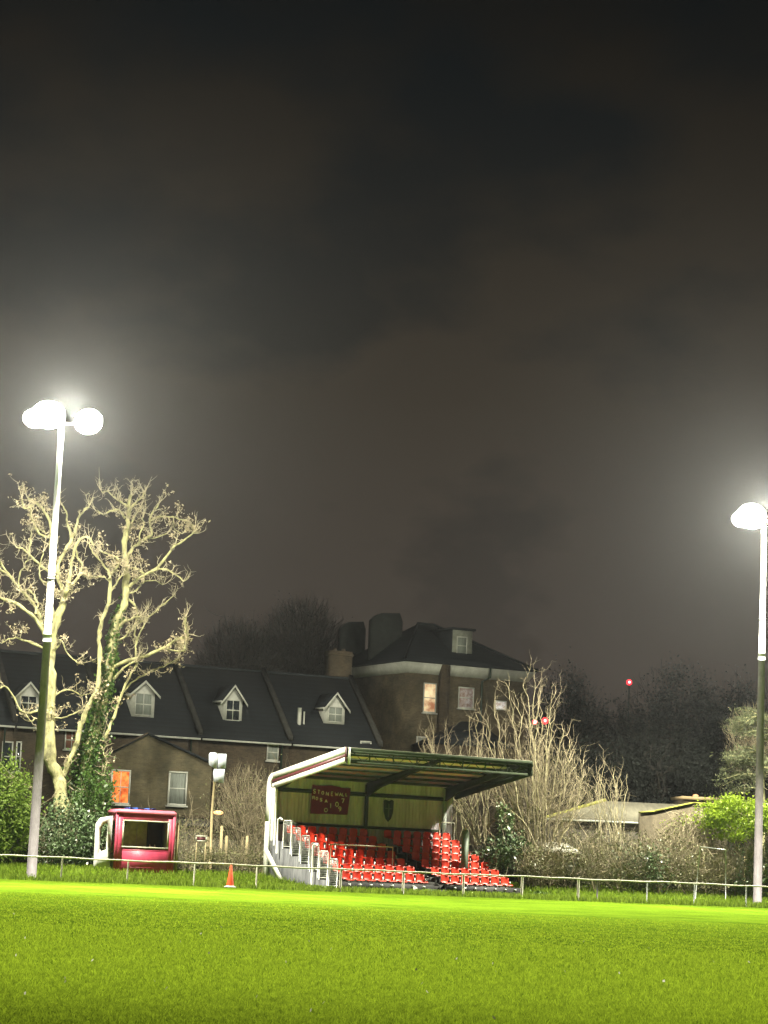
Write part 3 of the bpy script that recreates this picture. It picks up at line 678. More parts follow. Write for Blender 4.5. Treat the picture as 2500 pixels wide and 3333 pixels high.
def limb_tree(label, limbs, Y, rs, name='bare_tree', leafy=True, group=None):
    base = None; wood = MB(); tw = MB(); dead = MB(); ends = []; anchors = []
    for li, (pts, w0, w1, dy) in enumerate(limbs):
        n = len(pts); P3 = []
        dy0 = 0.0
        if li:   # start where the nearest already built limb passes
            q0 = P(*pts[0], Y); best = min(anchors, key=lambda a: (a[0].x - q0.x) ** 2 + (a[0].z - q0.z) ** 2); dy0 = best[0].y - Y
        for i, (x, y) in enumerate(pts):
            f = i / (n - 1); P3.append(P(x, y, Y + dy0 + dy * f + (rs.gauss(0, .12) if i else 0)))
        P3 = smooth_pts(P3, 4)
        P3 = [p + Vector((rs.gauss(0, .022), rs.gauss(0, .03), rs.gauss(0, .02))) if i else p for i, p in enumerate(P3)]
        m = len(P3); pm = FPX / Y
        rad = [1.15 * (w0 + (w1 - w0) * (i / (m - 1)) ** .8) / pm / 2 * rs.uniform(.8, 1.2) for i in range(m)]
        wood.tube(P3, rad, 9 if w0 > 12 else 6)
        if base is None: base = P3[0]
        for p in P3: anchors.append((p, 0))
        for i in range(2 if li == 0 else 1, m):
            d = (P3[i] - P3[i - 1]).normalized(); f = i / m
            k = 1 if rad[i] > .10 else (2 if rad[i] > .05 else 3)
            for _ in range(k):
                if rs.random() < (.10 if rad[i] > .12 else .26):
                    side = Vector((rs.gauss(0, 1), rs.gauss(0, 1), rs.gauss(.2, .8))).normalized()
                    twig(tw, P3[i], d * .35 + side, rs.uniform(.3, .8), min(.026, rad[i] * .5), 2 if rs.random() < .55 else 1, rs, ends)
        for _ in range(3): twig(tw, P3[-1], (P3[-1] - P3[-3]) + Vector((rs.gauss(0, .2), rs.gauss(0, .2), .2)), rs.uniform(.4, .9), .02, 1, rs, ends, .15, .25)
    base = Vector((base.x, base.y, float(gz(base.x, base.y)) - .05))
    th = thing(name, label, 'tree', base, 0, group)
    wood.build('trunk', m_bark, th, loc=base, smooth=True); tw.build('twigs', m_twigl, th, loc=base)
    return th, base, ends, anchors
m_twigl = mat('pale_grey_twigs', (.24, .21, .14), .95, .3, 3, col2=(.50, .45, .30))

# ------------------------------------------------------------------ the two big bare trees
rs = random.Random(11)
A = [([z3(470, 1560), z3(475, 1250), z3(470, 1000), z3(440, 880), z3(385, 780), z3(378, 600), z3(390, 300), z3(385, 50), z2(400, 1450), z2(430, 1250), z2(490, 1100)], 52, 19, .3),
     ([z2(490, 1100), z2(490, 1000), z2(450, 900), z2(455, 790), z2(550, 620), z2(590, 500), z2(620, 420), z2(690, 340)], 17, 5, 1.2),
     ([z2(500, 1050), z2(520, 980), z2(560, 780), z2(600, 620), z2(680, 590), z2(720, 650)], 14, 4, -1.0),
     ([z2(500, 1010), z2(600, 900), z2(630, 820), z2(600, 740), z2(580, 660)], 10, 4, .6),
     ([z2(550, 620), z2(520, 450), z2(490, 350)], 9, 4, .8),
     ([z2(430, 1250), z2(385, 1080), z2(380, 860), z2(392, 700), z2(392, 500), z2(320, 360), z2(220, 290)], 14, 6, 1.5),
     ([z2(392, 560), z2(350, 590), z2(270, 510), z2(240, 400), z2(250, 340), z2(190, 370), z2(170, 290)], 8, 4, -1.2),
     ([z2(380, 860), z2(310, 800), z2(220, 720), z2(130, 660)], 9, 4, -.8), ([z2(225, 720), z2(240, 600), z2(240, 540), z2(280, 520), z2(350, 560)], 6, 3, .5),
     ([z2(380, 960), z2(310, 910), z2(305, 820), z2(335, 700)], 6, 3, -.7),
     ([z2(400, 1430), z2(345, 1330), z2(270, 1220), z2(140, 1110), z2(60, 1080), z2(-20, 1050)], 14, 6, -1.6),
     ([z2(335, 1290), z2(255, 1100), z2(150, 980), z2(60, 870), z2(-5, 760)], 12, 6, 1.4), ([z2(275, 1180), z2(290, 1090), z2(220, 1000), z2(170, 1010)], 7, 3, .6),
     ([z2(150, 980), z2(150, 880), z2(190, 800), z2(220, 740)], 6, 3, -.6), ([z2(60, 870), z2(-10, 830)], 8, 5, .5),
     ([z2(395, 1470), z2(330, 1440), z2(180, 1380), z2(80, 1370), z2(10, 1410)], 9, 3, -1.0),
     ([z2(400, 1480), z2(450, 1430), z2(470, 1380), z2(520, 1480), z2(600, 1560)], 7, 3, -1.0),
     ([z3(440, 880), z3(490, 880), z3(530, 780), z3(590, 650), z3(620, 500), z3(680, 350), z3(745, 230), z2(770, 1500), z2(765, 1350), z2(790, 1220), z2(840, 1100), z2(850, 900)], 17, 11, 1.2),
     ([z2(850, 900), z2(830, 840), z2(760, 760), z2(710, 690), z2(690, 620)], 8, 3, -.6), ([z2(850, 880), z2(920, 790), z2(885, 740), z2(780, 700)], 9, 4, .7), ([z2(840, 930), z2(800, 895), z2(720, 895), z2(675, 915)], 4, 2, -.4),
     ([z2(850, 1010), z2(890, 960), z2(940, 880)], 7, 4, .4),
     ([z3(390, 330), z3(260, 400), z3(160, 380), z3(60, 210), z3(-10, 215)], 9, 4, -1.2), ([z3(385, 430), z3(470, 445), z3(560, 415), z3(640, 370)], 6, 3, -.9), ([z3(270, 440), z3(240, 470), z3(200, 420)], 5, 3, -.4),
     ([z3(410, 280), z3(520, 220), z3(630, 270), z3(720, 240)], 6, 3, .9)]
tA, bA, eA, _ = limb_tree('bare crooked tree directly behind the left floodlight mast, its trunk forking low down', A, 107.6, rs, group='tall bare trees on the left')
B = [([z3(560, 1560), z3(565, 1150), z3(640, 950), z3(680, 700), z3(740, 500), z3(800, 250), z3(850, 20), z2(870, 1400), z2(900, 1250), z2(960, 1100), z2(972, 930), z2(970, 780), z2(960, 620), z2(990, 480), z2(988, 380), z2(1010, 260)], 46, 9, 1.5),
     ([z2(985, 740), z2(1040, 660), z2(1120, 600), z2(1170, 560), z2(1155, 450), z2(1225, 335)], 11, 5, 1.2), ([z2(1120, 600), z2(1200, 590), z2(1290, 555)], 5, 3, .5),
     ([z2(1000, 970), z2(1100, 890), z2(1240, 800), z2(1330, 670), z2(1420, 610), z2(1500, 550)], 11, 4, -1.3), ([z2(1100, 890), z2(1230, 830), z2(1340, 870), z2(1420, 930)], 7, 4, -1.0), ([z2(1120, 880), z2(1050, 830), z2(1000, 820)], 7, 4, .5),
     ([z2(985, 1030), z2(1060, 1000), z2(1100, 940), z2(1180, 920), z2(1260, 960)], 7, 3, 1.0), ([z2(980, 1060), z2(1040, 1110), z2(1060, 1180), z2(1040, 1260), z2(1045, 1400)], 8, 4, 1.2),
     ([z2(880, 1400), z2(940, 1370), z2(1010, 1310)], 9, 4, -.8), ([z2(930, 1270), z2(990, 1225), z2(1075, 1200)], 11, 5, -.6), ([z2(1040, 1260), z2(1110, 1230), z2(1200, 1160), z2(1340, 1040)], 6, 3, .7),
     ([z2(870, 1590), z2(1000, 1540), z2(1130, 1500), z2(1290, 1430), z2(1360, 1380), z2(1440, 1360), z2(1430, 1290), z2(1430, 1210)], 11, 6, -1.0), ([z2(1290, 1450), z2(1400, 1470), z2(1440, 1440)], 5, 3, -.5), ([z2(1430, 1450), z2(1430, 1360)], 6, 5, 0.1),
     ([z3(790, 620), z3(830, 560), z3(880, 430), z3(950, 230), z3(1040, 60), z2(1050, 1480), z2(1060, 1380), z2(1110, 1260)], 12, 5, 1.1), ([z3(950, 240), z3(1040, 150), z3(1150, 90), z3(1260, 40), z2(1370, 1530)], 7, 3, .9),
     ([z3(880, 140), z3(950, 60), z3(1040, 5)], 9, 5, -.6),
     ([z2(988, 390), z2(1060, 310), z2(1120, 250)], 9, 5, .4), ([z2(965, 440), z2(920, 380), z2(860, 385), z2(800, 410), z2(740, 380)], 7, 3, -.8), ([z2(985, 350), z2(940, 320), z2(890, 290), z2(840, 240), z2(780, 235)], 7, 3, -.5),
     ([z2(960, 600), z2(1000, 540), z2(1030, 450), z2(1060, 400)], 7, 4, .7), ([z2(1155, 470), z2(1210, 440), z2(1310, 430), z2(1400, 450), z2(1470, 480), z2(1500, 560)], 6, 3, .8), ([z2(1340, 440), z2(1340, 510), z2(1400, 560)], 4, 2, .4), ([z2(1080, 640), z2(1080, 560), z2(1110, 500), z2(1100, 440)], 6, 3, -.4),
     ([z3(770, 640), z3(800, 700), z3(820, 780), z3(800, 890)], 6, 3, -.5)]
tB, bB, eB, ancB = limb_tree('taller bare tree with an ivy clad trunk, between the left mast and the red cabin', B, 109.4, rs, group='tall bare trees on the left')
# dead leaf clusters at part of the twig ends
for th_, base_, ends_ in ((tA, bA, eA), (tB, bB, eB)):
    b = MB(); pts = []
    for e_ in ends_:
        h = sin(e_.x * 1.3 + 2) * cos(e_.z * .9 + e_.x * .4)
        if h > .25 and rs.random() < .4 or rs.random() < .03:
            for _ in range(rs.randint(2, 6)): pts.append((e_.x + rs.gauss(0, .09), e_.y + rs.gauss(0, .09), e_.z + rs.gauss(0, .08)))
    leaves(b, np.array(pts), .15, nr, up=-.3, aspect=.45); b.build('dead_leaves', m_dead, th_, loc=base_)
# ivy on trunk B
b = MB(); trunk = [a[0] for a in ancB[:44]]; C = []
for i, p in enumerate(trunk):
    f = i / 44; n = int(330 * max(0, (1 - f * 1.25)) + 30 * (f < .8)); sp = .42 * max(.12, 1 - f * 1.5) + .08
    q = np.array(tuple(p)) + nr.normal(0, 1, (n, 3)) * np.array([sp, sp, .3]); C.append(q)
leaves(b, np.concatenate(C), .17, nr, up=.2, aspect=.8); b.build('ivy', m_ivy, tB, loc=bB)

def shrub(name, label, px, Y, w_, h_, kind, n, size, seed, dpt=1.2, group=None, cat='shrub', zc_=None, stems_=0, mleaf=None, mstick=None, nst=0, sl_=.5, sw=.012, up=.9, **k):
    rng = np.random.default_rng(seed); r_ = random.Random(seed); x = X_at(px, Y, .8); z0 = float(gz(x, Y)) - .05; base = Vector((x, Y, z0)); th = thing(name, label, cat, base, 0, group)
    cz_ = zc_ if zc_ is not None else h_ * .5; c = (x, Y, z0 + cz_); rr = (w_ / 2, dpt, h_ - cz_ if zc_ is not None else h_ * .52)
    wd = MB(); ends = []
    for i in range(max(3, stems_)):
        q = base + Vector((r_.uniform(-.25, .25) * w_, r_.uniform(-.3, .3), 0)); twig(wd, q, Vector((r_.gauss(0, .35), r_.gauss(0, .3), 1)), min(4.5, h_ * r_.uniform(.55, .95)), .035, 2, r_, ends, .2, .25)
    if nst: sticks(wd, c, rr, nst, sl_, sw, rng, up=up, zmin=z0)
    wd.build('stems', mstick or m_twig, th, loc=base)
    if n:
        b = MB(); cloud(b, c, rr, n, size, rng, zmin=z0, **k); b.build('foliage', mleaf, th, loc=base)
    return th
# evergreens and shrubs on the left
shrub('laurel_shrub', 'dark glossy evergreen bush round the foot of the ivy clad tree', 235, 106.6, 4.0, 3.0, 0, 5200, .17, 21, mleaf=m_laurel, nclump=60, group=None, dpt=1.3, stems_=5)
shrub('ivy_bush', 'pointed mound of ivy climbing beside the red cabin', 292, 107.8, 2.0, 4.6, 0, 3600, .17, 22, mleaf=m_ivy, nclump=45, dpt=.9)
shrub('conifer_bush', 'bright green feathery conifer cut by the left edge of the photo', 8, 104.5, 2.6, 4.6, 0, 7500, .17, 23, mleaf=m_conif, nclump=55, dpt=1.2, cr=.2)
shrub('bramble_patch', 'low dark bramble left of the mast foot', 120, 105.6, 3.4, 1.9, 0, 2200, .13, 24, mleaf=m_laurel, nst=500, nclump=40)
shrub('thorn_thicket', 'thin grey brown thicket between the cabin and the sign pole', 610, 111.5, 2.4, 2.6, 0, 900, .10, 25, mleaf=m_hedge, nst=900, nclump=30, stems_=6)
shrub('bare_thicket', 'tall thin bare thicket just left of the stand', 790, 112.5, 3.8, 5.0, 0, 1600, .10, 26, mleaf=m_hedge, nst=2600, sl_=.7, nclump=50, stems_=12, dpt=1.0)
shrub('weedy_thicket', 'low tangled weeds behind the traffic cone', 760, 108.6, 4.6, 1.3, 0, 2600, .10, 27, mleaf=m_hedge, nst=1300, nclump=60, dpt=1.0)
# right of the stand
shrub('variegated_laurel', 'glossy pale leaved laurel right beside the stand', 1640, 110.4, 2.4, 2.6, 0, 1500, .20, 31, mleaf=m_laurel, nclump=26, dpt=.9, zc_=1.75)
shrub('climber', 'pale leaved climber reaching up beside the stand roof', 1635, 111.0, .9, 4.2, 0, 420, .17, 32, mleaf=mat('pale_climber_leaves', (.14, .20, .09), .4, .3, 5), nclump=20, dpt=.4, zc_=3.3)
def stems_bush(name, label, pxs, Y, tops, seed, r0=.03, group=None, tw_=.6, nst=0, rr=None, wid=1.0, kink=.16):
    r_ = random.Random(seed); rng = np.random.default_rng(seed); x = X_at(sum(pxs) / len(pxs), Y, .5); base = Vector((x, Y, float(gz(x, Y)) - .05)); th = thing(name, label, 'shrub', base, 0, group)
    b = MB(); tw = MB(); ends = []
    for i, (tx, ty, bx_) in enumerate(tops):
        y0 = Y + r_.gauss(0, .5); p0 = Vector((X_at(bx_, y0, .2), y0, base.z)); p1 = P(tx, ty, y0 + r_.gauss(0, .8)); mid = p0.lerp(p1, .45) + Vector(((p0.x - p1.x) * .16, r_.gauss(0, .2), 0)); m2 = p0.lerp(p1, .75) + Vector((r_.gauss(0, .12), 0, 0))
        pts = smooth_pts([p0, mid, m2, p1], 5); pts = [p + Vector((r_.gauss(0, kink * .3), r_.gauss(0, .05), 0)) for p in pts]; m = len(pts)
        b.tube(pts, [r0 * (1.15 - .95 * j / m) * r_.uniform(.9, 1.1) for j in range(m)], 5, cap=False)
        for j in range(4, m):
            if r_.random() < tw_:
                d = pts[j] - pts[j - 1]; s_ = Vector((r_.gauss(0, 1), r_.gauss(0, 1), .2)); twig(tw, pts[j], d.normalized() * 1.3 + s_.normalized(), r_.uniform(.4, 1.3), .014 * wid, 2 if kink > .2 and r_.random() < .4 else 1, r_, ends, kink, .2)
    if nst: sticks(tw, rr[0], rr[1], nst, .55, .014, rng, up=.9, zmin=base.z)
    b.build('stems', m_stem, th, loc=base, smooth=True); tw.build('twigs', m_twig, th, loc=base); return th
m_stem = mat('pale_olive_stems', (.24, .215, .125), .9, .25, 3, col2=(.50, .46, .29))
r_ = random.Random(5)
tops = [(1703, 2215, 1745), (1735, 2222, 1745), (1795, 2262, 1760), (1655, 2225, 1735), (1690, 2290, 1735), (1765, 2320, 1750), (1605, 2310, 1725), (1585, 2345, 1700), (1640, 2400, 1730), (1800, 2340, 1765), (1830, 2380, 1775), (1860, 2420, 1785), (1870, 2480, 1790), (1900, 2500, 1800), (1720, 2330, 1750), (1750, 2260, 1755), (1670, 2380, 1735), (1620, 2430, 1720), (1890, 2560, 1800), (1560, 2440, 1690)] + [(r_.uniform(1560, 1900), r_.uniform(2400, 2640), r_.uniform(1690, 1800)) for _ in range(14)]
c_ = P(1750, 2560, 113); stems_bush('bare_elder', 'big fan of pale bare stems rising behind the right end of the stand roof', [1745], 112.5, tops, 41, .036, nst=3600, rr=((c_.x, 112.8, c_.z - .6), (2.7, 1.5, 2.6)), tw_=.95, kink=.22, wid=1.1)
tops = [(r_.uniform(1375, 1610), r_.gauss(2440, 38), r_.uniform(1400, 1600)) for _ in range(28)] + [(1408, 2350, 1425), (1530, 2330, 1560), (1550, 2325, 1570), (1575, 2360, 1590), (1585, 2355, 1580)]
stems_bush('coppiced_stems', 'row of upright whippy bare stems showing above the stand roof', [1500], 114.5, tops, 42, .03, tw_=.5)
tops = [(r_.uniform(1900, 2040), r_.gauss(2545, 26), r_.uniform(1900, 2040)) for _ in range(20)]
stems_bush('coppiced_stems', 'short upright stems standing against the dark trees above the grey bungalow roof', [1970], 117, tops, 43, .025, tw_=.3)
hed = [(1760, 1.9, 2.6, 51, m_hedge, 'scrubby hedge of bare twigs in front of the green shed'), (1880, 2.8, 3.3, 52, m_hedge, 'olive bush with pale leaves right of the green shed'), (1990, 2.8, 3.6, 53, m_hedge, 'brown twiggy bush below the grey bungalow roof'),
       (2090, 2.6, 3.3, 54, m_laurel, 'bush with glossy pale leaves in the middle of the right hand hedge'), (2190, 2.6, 4.0, 55, m_hedge, 'brown twiggy bush under the tan wall'), (2290, 2.6, 3.0, 56, m_hedge, 'tangled dark bush behind the thin goal frame'), (2400, 2.6, 3.2, 57, m_laurel, 'dark leafy bush left of the right hand mast'), (2520, 2.8, 3.4, 58, m_ivy, 'dark ivy bush cut by the right edge')]
for px, w_, h_, sd, ml, lb in hed:
    Yh = fence_y(X_at(px, 108)) + 6.6
    shrub('hedge_shrub', lb, px, Yh, w_ + .5, h_ * .82, 0, 1700 if ml is not m_hedge else 1100, .15 if ml is not m_hedge else .12, sd, mleaf=ml, nst=1900, sl_=.5, nclump=40, dpt=.9, group='shrubs of the hedge right of the stand', stems_=6)
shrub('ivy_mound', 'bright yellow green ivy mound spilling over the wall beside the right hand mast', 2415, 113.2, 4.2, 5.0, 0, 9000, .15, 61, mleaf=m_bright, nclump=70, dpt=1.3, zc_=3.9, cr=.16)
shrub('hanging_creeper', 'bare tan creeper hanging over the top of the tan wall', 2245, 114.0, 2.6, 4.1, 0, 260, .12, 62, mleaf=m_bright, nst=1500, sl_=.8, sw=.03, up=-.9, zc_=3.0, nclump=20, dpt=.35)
# evergreen on the right with level sprays, pale tree behind the mast
def spray_tree(name, label, pxb, Y, trunk_top, branches, seed, ml, tm=m_bark):
    r_ = random.Random(seed); rng = np.random.default_rng(seed); x = X_at(pxb, Y, .5); base = Vector((x, Y, .45)); th = thing(name, label, 'tree', base); b = MB(); lf = MB(); tp = P(*trunk_top, Y)
    b.tube([base, base.lerp(tp, .5) + Vector((.1, 0, 0)), tp], [.22, .15, .05], 8)
    for (x0, y0, x1, y1) in branches:
        a = P(x0, y0, Y); c = P(x1, y1, Y + r_.gauss(0, 1.2)); pts = smooth_pts([a, a.lerp(c, .5) + Vector((0, 0, .15)), c], 6); b.tube(pts, [.05 - .04 * j / 12 for j in range(13)], 4, cap=False)
        for p in pts[2:]:
            C = np.array(tuple(p)) + rng.normal(0, 1, (20, 3)) * np.array([.30, .35, .12]); leaves(lf, C, .22, rng, aspect=.2)
    b.build('trunk', tm, th, loc=base); lf.build('sprays', ml, th, loc=base)
r_ = random.Random(9); br = []
for i in range(34):
    y0 = r_.uniform(2330, 2600); sgn = -1 if r_.random() < .7 else 1; ln = r_.uniform(60, 150) * (.6 + (y0 - 2330) / 500); br.append((2475, y0, 2475 + sgn * ln, y0 - r_.uniform(-50, 30)))
spray_tree('cedar_tree', 'evergreen tree with level drooping sprays left of the right hand mast', 2475, 121, (2478, 2330), br, 71, m_cedar)
shrub('pale_bare_tree', 'fine twigged pale bare tree behind the right hand mast', 2440, 128, 3.0, 10.2, 0, 160, .12, 72, cat='tree', mleaf=m_dead, nst=1300, sl_=.7, sw=.02, zc_=8.0, nclump=40, dpt=1.6, stems_=6, mstick=m_twig)

# ------------------------------------------------------------------ dark trees beyond
def dark_tree(label, px, Y, top_y, wpx, seed, leafy=True, hfac=.62, n=5200):
    rng = np.random.default_rng(seed); r_ = random.Random(seed); top = P(px, top_y, Y); x = X_at(px, Y, 1.0); base = Vector((x, Y, .4)); h = top.z - .4; w_ = wpx / (FPX / Y)
    th = thing('dark_tree', label, 'tree', base, 0, 'dark trees beyond the ground'); b = MB(); ends = []
    b.tube([base, base + Vector((.1, 0, h * .3)), base + Vector((0, 0, h * .62))], [.38, .3, .16], 8)
    for _ in range(14): twig(b, base + Vector((0, 0, h * r_.uniform(.3, .6))), Vector((r_.gauss(0, 1), r_.gauss(0, 1), .9)), h * r_.uniform(.25, .4), .09, 2, r_, ends, .25, .12)
    c = (x, Y, .4 + h * (1 - hfac * .5)); rr = (w_ / 2, w_ / 2.4, h * hfac * .5)
    if not leafy: sticks(b, c, rr, n * 2, 1.0, .045, rng, up=.7, out=.9)
    b.build('trunk', m_bark_dark, th, loc=base)
    lf = MB(); cloud(lf, c, rr, n * 3 if leafy else n, .21 if leafy else .14, rng, nclump=130, shell=.4, cr=.14)
    sticks(lf, c, tuple(q * 1.05 for q in rr), 900, .9, .03, rng, up=.7, out=.9, shell=.8); lf.build('crown', m_darkleaf, th, loc=base)
dark_tree('dark bare tree with a domed crown behind the terrace, left of the chimneys', 950, 158, 1965, 330, 81, False, .62)
dark_tree('lower dark bare tree behind the terrace roof, left of the domed one', 745, 152, 2035, 300, 82, False, .6, 4000)
dark_tree('dark tree immediately right of the brick villa', 1830, 165, 2190, 260, 83, True, .75)
dark_tree('dark tree under the single red light', 2010, 172, 2285, 260, 84, True, .8, 4500)
dark_tree('broad dark tree right of the single red light', 2185, 160, 2170, 330, 85, True, .8, 6500)
dark_tree('dark tree behind the right hand mast', 2400, 165, 2215, 320, 86, True, .8, 6000)
dark_tree('low black evergreen mass behind the grey bungalow roof', 2130, 134, 2385, 420, 87, True, .95, 7500)
dark_tree('low black evergreen behind the fan of bare stems', 1900, 136, 2420, 330, 88, True, .95, 5000)
dark_tree('dark evergreen behind the left terraced house, at the edge', -40, 150, 2150, 260, 89, True, .7, 3000)

# ------------------------------------------------------------------ buildings
def rect(fr, x0, y0, x1, y1, v):
    a = fr.on(x0, y0, v); c = fr.on(x1, y1, v); d = fr.on(x0, y1, v); e_ = fr.on(x1, y0, v)
    return (a[0] + d[0]) / 2, (c[0] + e_[0]) / 2, (c[1] + d[1]) / 2, (a[1] + e_[1]) / 2
def window(parent, fr, r4, v, pane, cols=2, rows=2, sill=True, fw=.07, label=None, curtain=None):
    u0, u1, z0, z1 = rect(fr, *r4, v); b = MB()
    b.box(u0, u1, v - .05, v - .004, z0, z0 + fw); b.box(u0, u1, v - .05, v - .004, z1 - fw, z1); b.box(u0, u0 + fw, v - .05, v - .004, z0 + fw, z1 - fw); b.box(u1 - fw, u1, v - .05, v - .004, z0 + fw, z1 - fw)
    for i in range(1, cols): u = u0 + (u1 - u0) * i / cols; b.box(u - .018, u + .018, v - .042, v - .008, z0 + fw, z1 - fw)
    for i in range(1, rows): z = z0 + (z1 - z0) * i / rows; b.box(u0 + fw, u1 - fw, v - .046, v - .006, z - .028, z + .028)
    w_ = b.build('window', m_frame, parent); 
    if label: w_['label'] = label
    b = MB(); b.box(u0 + fw * .8, u1 - fw * .8, v - .022, v - .010, z0 + fw * .8, z1 - fw * .8); b.build('pane', pane, w_)
    if sill: b = MB(); b.box(u0 - .08, u1 + .08, v - .14, v - .003, z0 - .09, z0 - .004); b.build('sill', m_frame, w_)
    return w_
TF = Frame(X_at(670, 128, 5), 128, 26.0)
zE = TF.on(670, 2389, -.2)[1]; VR = 4.3; zR = TF.on(832, 2192, VR)[1]; SLP = (zR - zE) / VR
def zroof(v): return zE + SLP * v
def dormer(parent, fr, xl, xr, yb, ye, ya, v, pane):
    u0, u1, z0, z1 = rect(fr, xl, ye, xr, yb, v); um = (u0 + u1) / 2; za = fr.on((xl + xr) / 2, ya, v)[1]; ve = min(VR, v + (za - zroof(v)) / SLP + .4)
    b = MB(); b.prism([(u0, z0), (u1, z0), (u1, z1), (um, za), (u0, z1)], 1, v, ve); d = b.build('dormer', m_frame, parent)
    b = MB()
    for sg in (-1, 1):
        ue = um + sg * ((u1 - u0) / 2 + .22); ze = z1 - .22 * (za - z1) / ((u1 - u0) / 2)
        q = [(um, za + .02), (ue, ze + .02), (ue, ze + .10), (um, za + .10)]
        b.prism(q if sg > 0 else q[::-1], 1, v - .18, ve)
    b.build('dormer_roof', m_slate, d)
    b = MB()
    for sg in (-1, 1):
        ue = um + sg * ((u1 - u0) / 2 + .26); ze = z1 - .26 * (za - z1) / ((u1 - u0) / 2)
        b.prism([(um, za + .13), (um, za - .02), (ue, ze - .10), (ue, ze + .04)], 1, v - .22, v - .185)
    b.box(u0 - .26, u0 - .20, v - .22, v + 1.0, z1 - .22, z1 - .12); b.build('bargeboard', m_frame, d)
    wd = xr - xl; window(d, fr, (xl + wd * .12, ye + 2, xr - wd * .12, yb - 5), v, pane, 2, 2, False, .05)
def terrace_house(label, px0, px1, wins, dorm, lab_c=False):
    u0 = TF.on(px0, 2400, 0)[0]; u1 = TF.on(px1, 2400, 0)[0]
    th = thing('terraced_house', label, 'house', TF.O, TF.a, 'terraced houses behind the ground'); D = VR * 2
    b = MB(); b.box(u0 + .002, u1 - .002, 0, D, 0, zE - .02); b.prism([(0.0, zE - .02), (D, zE - .02), (VR, zR - .12)], 0, u0 + .004, u1 - .004); b.build('wall', m_brick_r, th)
    b = MB(); b.prism([(-.3, zroof(-.3) - .0), (VR, zR), (D + .3, zroof(-.3)), (D + .3, zroof(-.3) + .1), (VR, zR + .1), (-.3, zroof(-.3) + .1)], 0, u0 + .01, u1 - .01); rf = b.build('roof', m_slate, th)
    b = MB(); b.tube([(u0 + .1, VR, zR + .13), (u1 - .1, VR, zR + .13)], .09, 6); b.build('ridge_tiles', m_slate, rf)
    b = MB(); b.box(u0 + .05, u1 - .05, -.42, -.31, zroof(-.3) - .08, zroof(-.3) + .02); b.build('gutter', m_frame, th)
    b = MB(); b.hexa([(u1 - .14, -.2, zroof(-.2) + .1), (u1 + .14, -.2, zroof(-.2) + .1), (u1 + .14, VR, zR + .1), (u1 - .14, VR, zR + .1), (u1 - .14, -.2, zroof(-.2) + .38), (u1 + .14, -.2, zroof(-.2) + .38), (u1 + .14, VR, zR + .36), (u1 - .14, VR, zR + .36)]); b.build('party_wall', mat('dark_mortar_coping', (.035, .036, .033), .95, .4, 3), th)
    b = MB(); b.tube([(u1 - .5, -.12, .3), (u1 - .5, -.12, zE - .2)], .05, 6); b.build('downpipe', m_plastic_dark, th)
    for r4, pane, c_, rw in wins: window(th, TF, r4, 0, pane, c_, rw)
    if dorm: dormer(th, TF, *dorm)
    return th, u0, u1
terrace_house('terraced house on the far left, cut by the photo edge behind the mast', -240, 42, [((5, 2413, 68, 2512), m_glass, 2, 2)][:0], None)
terrace_house('terraced house behind the left mast, a dormer and a sash window showing through the branches', 44, 343, [((50, 2413, 68, 2512), m_glass, 1, 2), ((210, 2378, 256, 2440), mat('dim_reddish_blind', (.20, .09, .06), .9, .2, 4), 2, 2)], (56, 128, 2318, 2262, 2226, .7, m_glass))
terrace_house('terraced house whose dormer shows behind the ivy clad tree', 345, 648, [], (430, 503, 2334, 2254, 2222, .7, m_curtain))
terrace_house('terraced house with a white gabled dormer, left of the sloping party wall', 650, 943, [((868, 2422, 906, 2476), m_curtain, 1, 2)], (727, 788, 2351, 2276, 2236, .9, m_glass))
_, hu0, hu1 = terrace_house('end house of the terrace with a white gabled dormer, next to the brick villa', 945, 1236, [((1172, 2412, 1208, 2432), m_curtain, 1, 1)], (1060, 1122, 2356, 2298, 2260, .9, m_curtain))
# far-left first floor window belongs to the first house
window([o for o in COL.objects if o.name == 'terraced_house'][0], TF, (4, 2413, 40, 2512), -.003, m_glass, 1, 2)
# chimney stack on the end house
endh = [o for o in COL.objects if o.name.startswith('terraced_house')][-1]
u0, u1, z0, z1 = rect(TF, 1068, 2120, 1136, 2240, VR + .8); b = MB(); b.box(u0, u1, VR + .4, VR + 1.3, z0 - 1.0, z1); b.box(u0 - .06, u1 + .06, VR + .34, VR + 1.36, z1 - .3, z1 - .15); ch = b.build('chimney', m_brick_r, endh)
for i in range(2): b = MB(); u = u0 + .4 + i * (u1 - u0 - .8); b.tube([(u, VR + .85, z1), (u, VR + .85, z1 + .18)], [.14, .11], 8); b.build('chimney_pot', mat('buff_chimney_pot', (.07, .055, .04), .9, .2, 4), ch)
u, z = TF.on(945, 2345, .9); b = MB(); b.tube([(u + .9, 1.0, zroof(1.0)), (u + .9, 1.0, zroof(1.0) + .8)], .05, 6); b.tube([(u + .6, 1.0, zroof(1.0)), (u + .6, 1.0, zroof(1.0) + 1.0)], .12, 6); b.build('roof_vent', m_frame, endh)

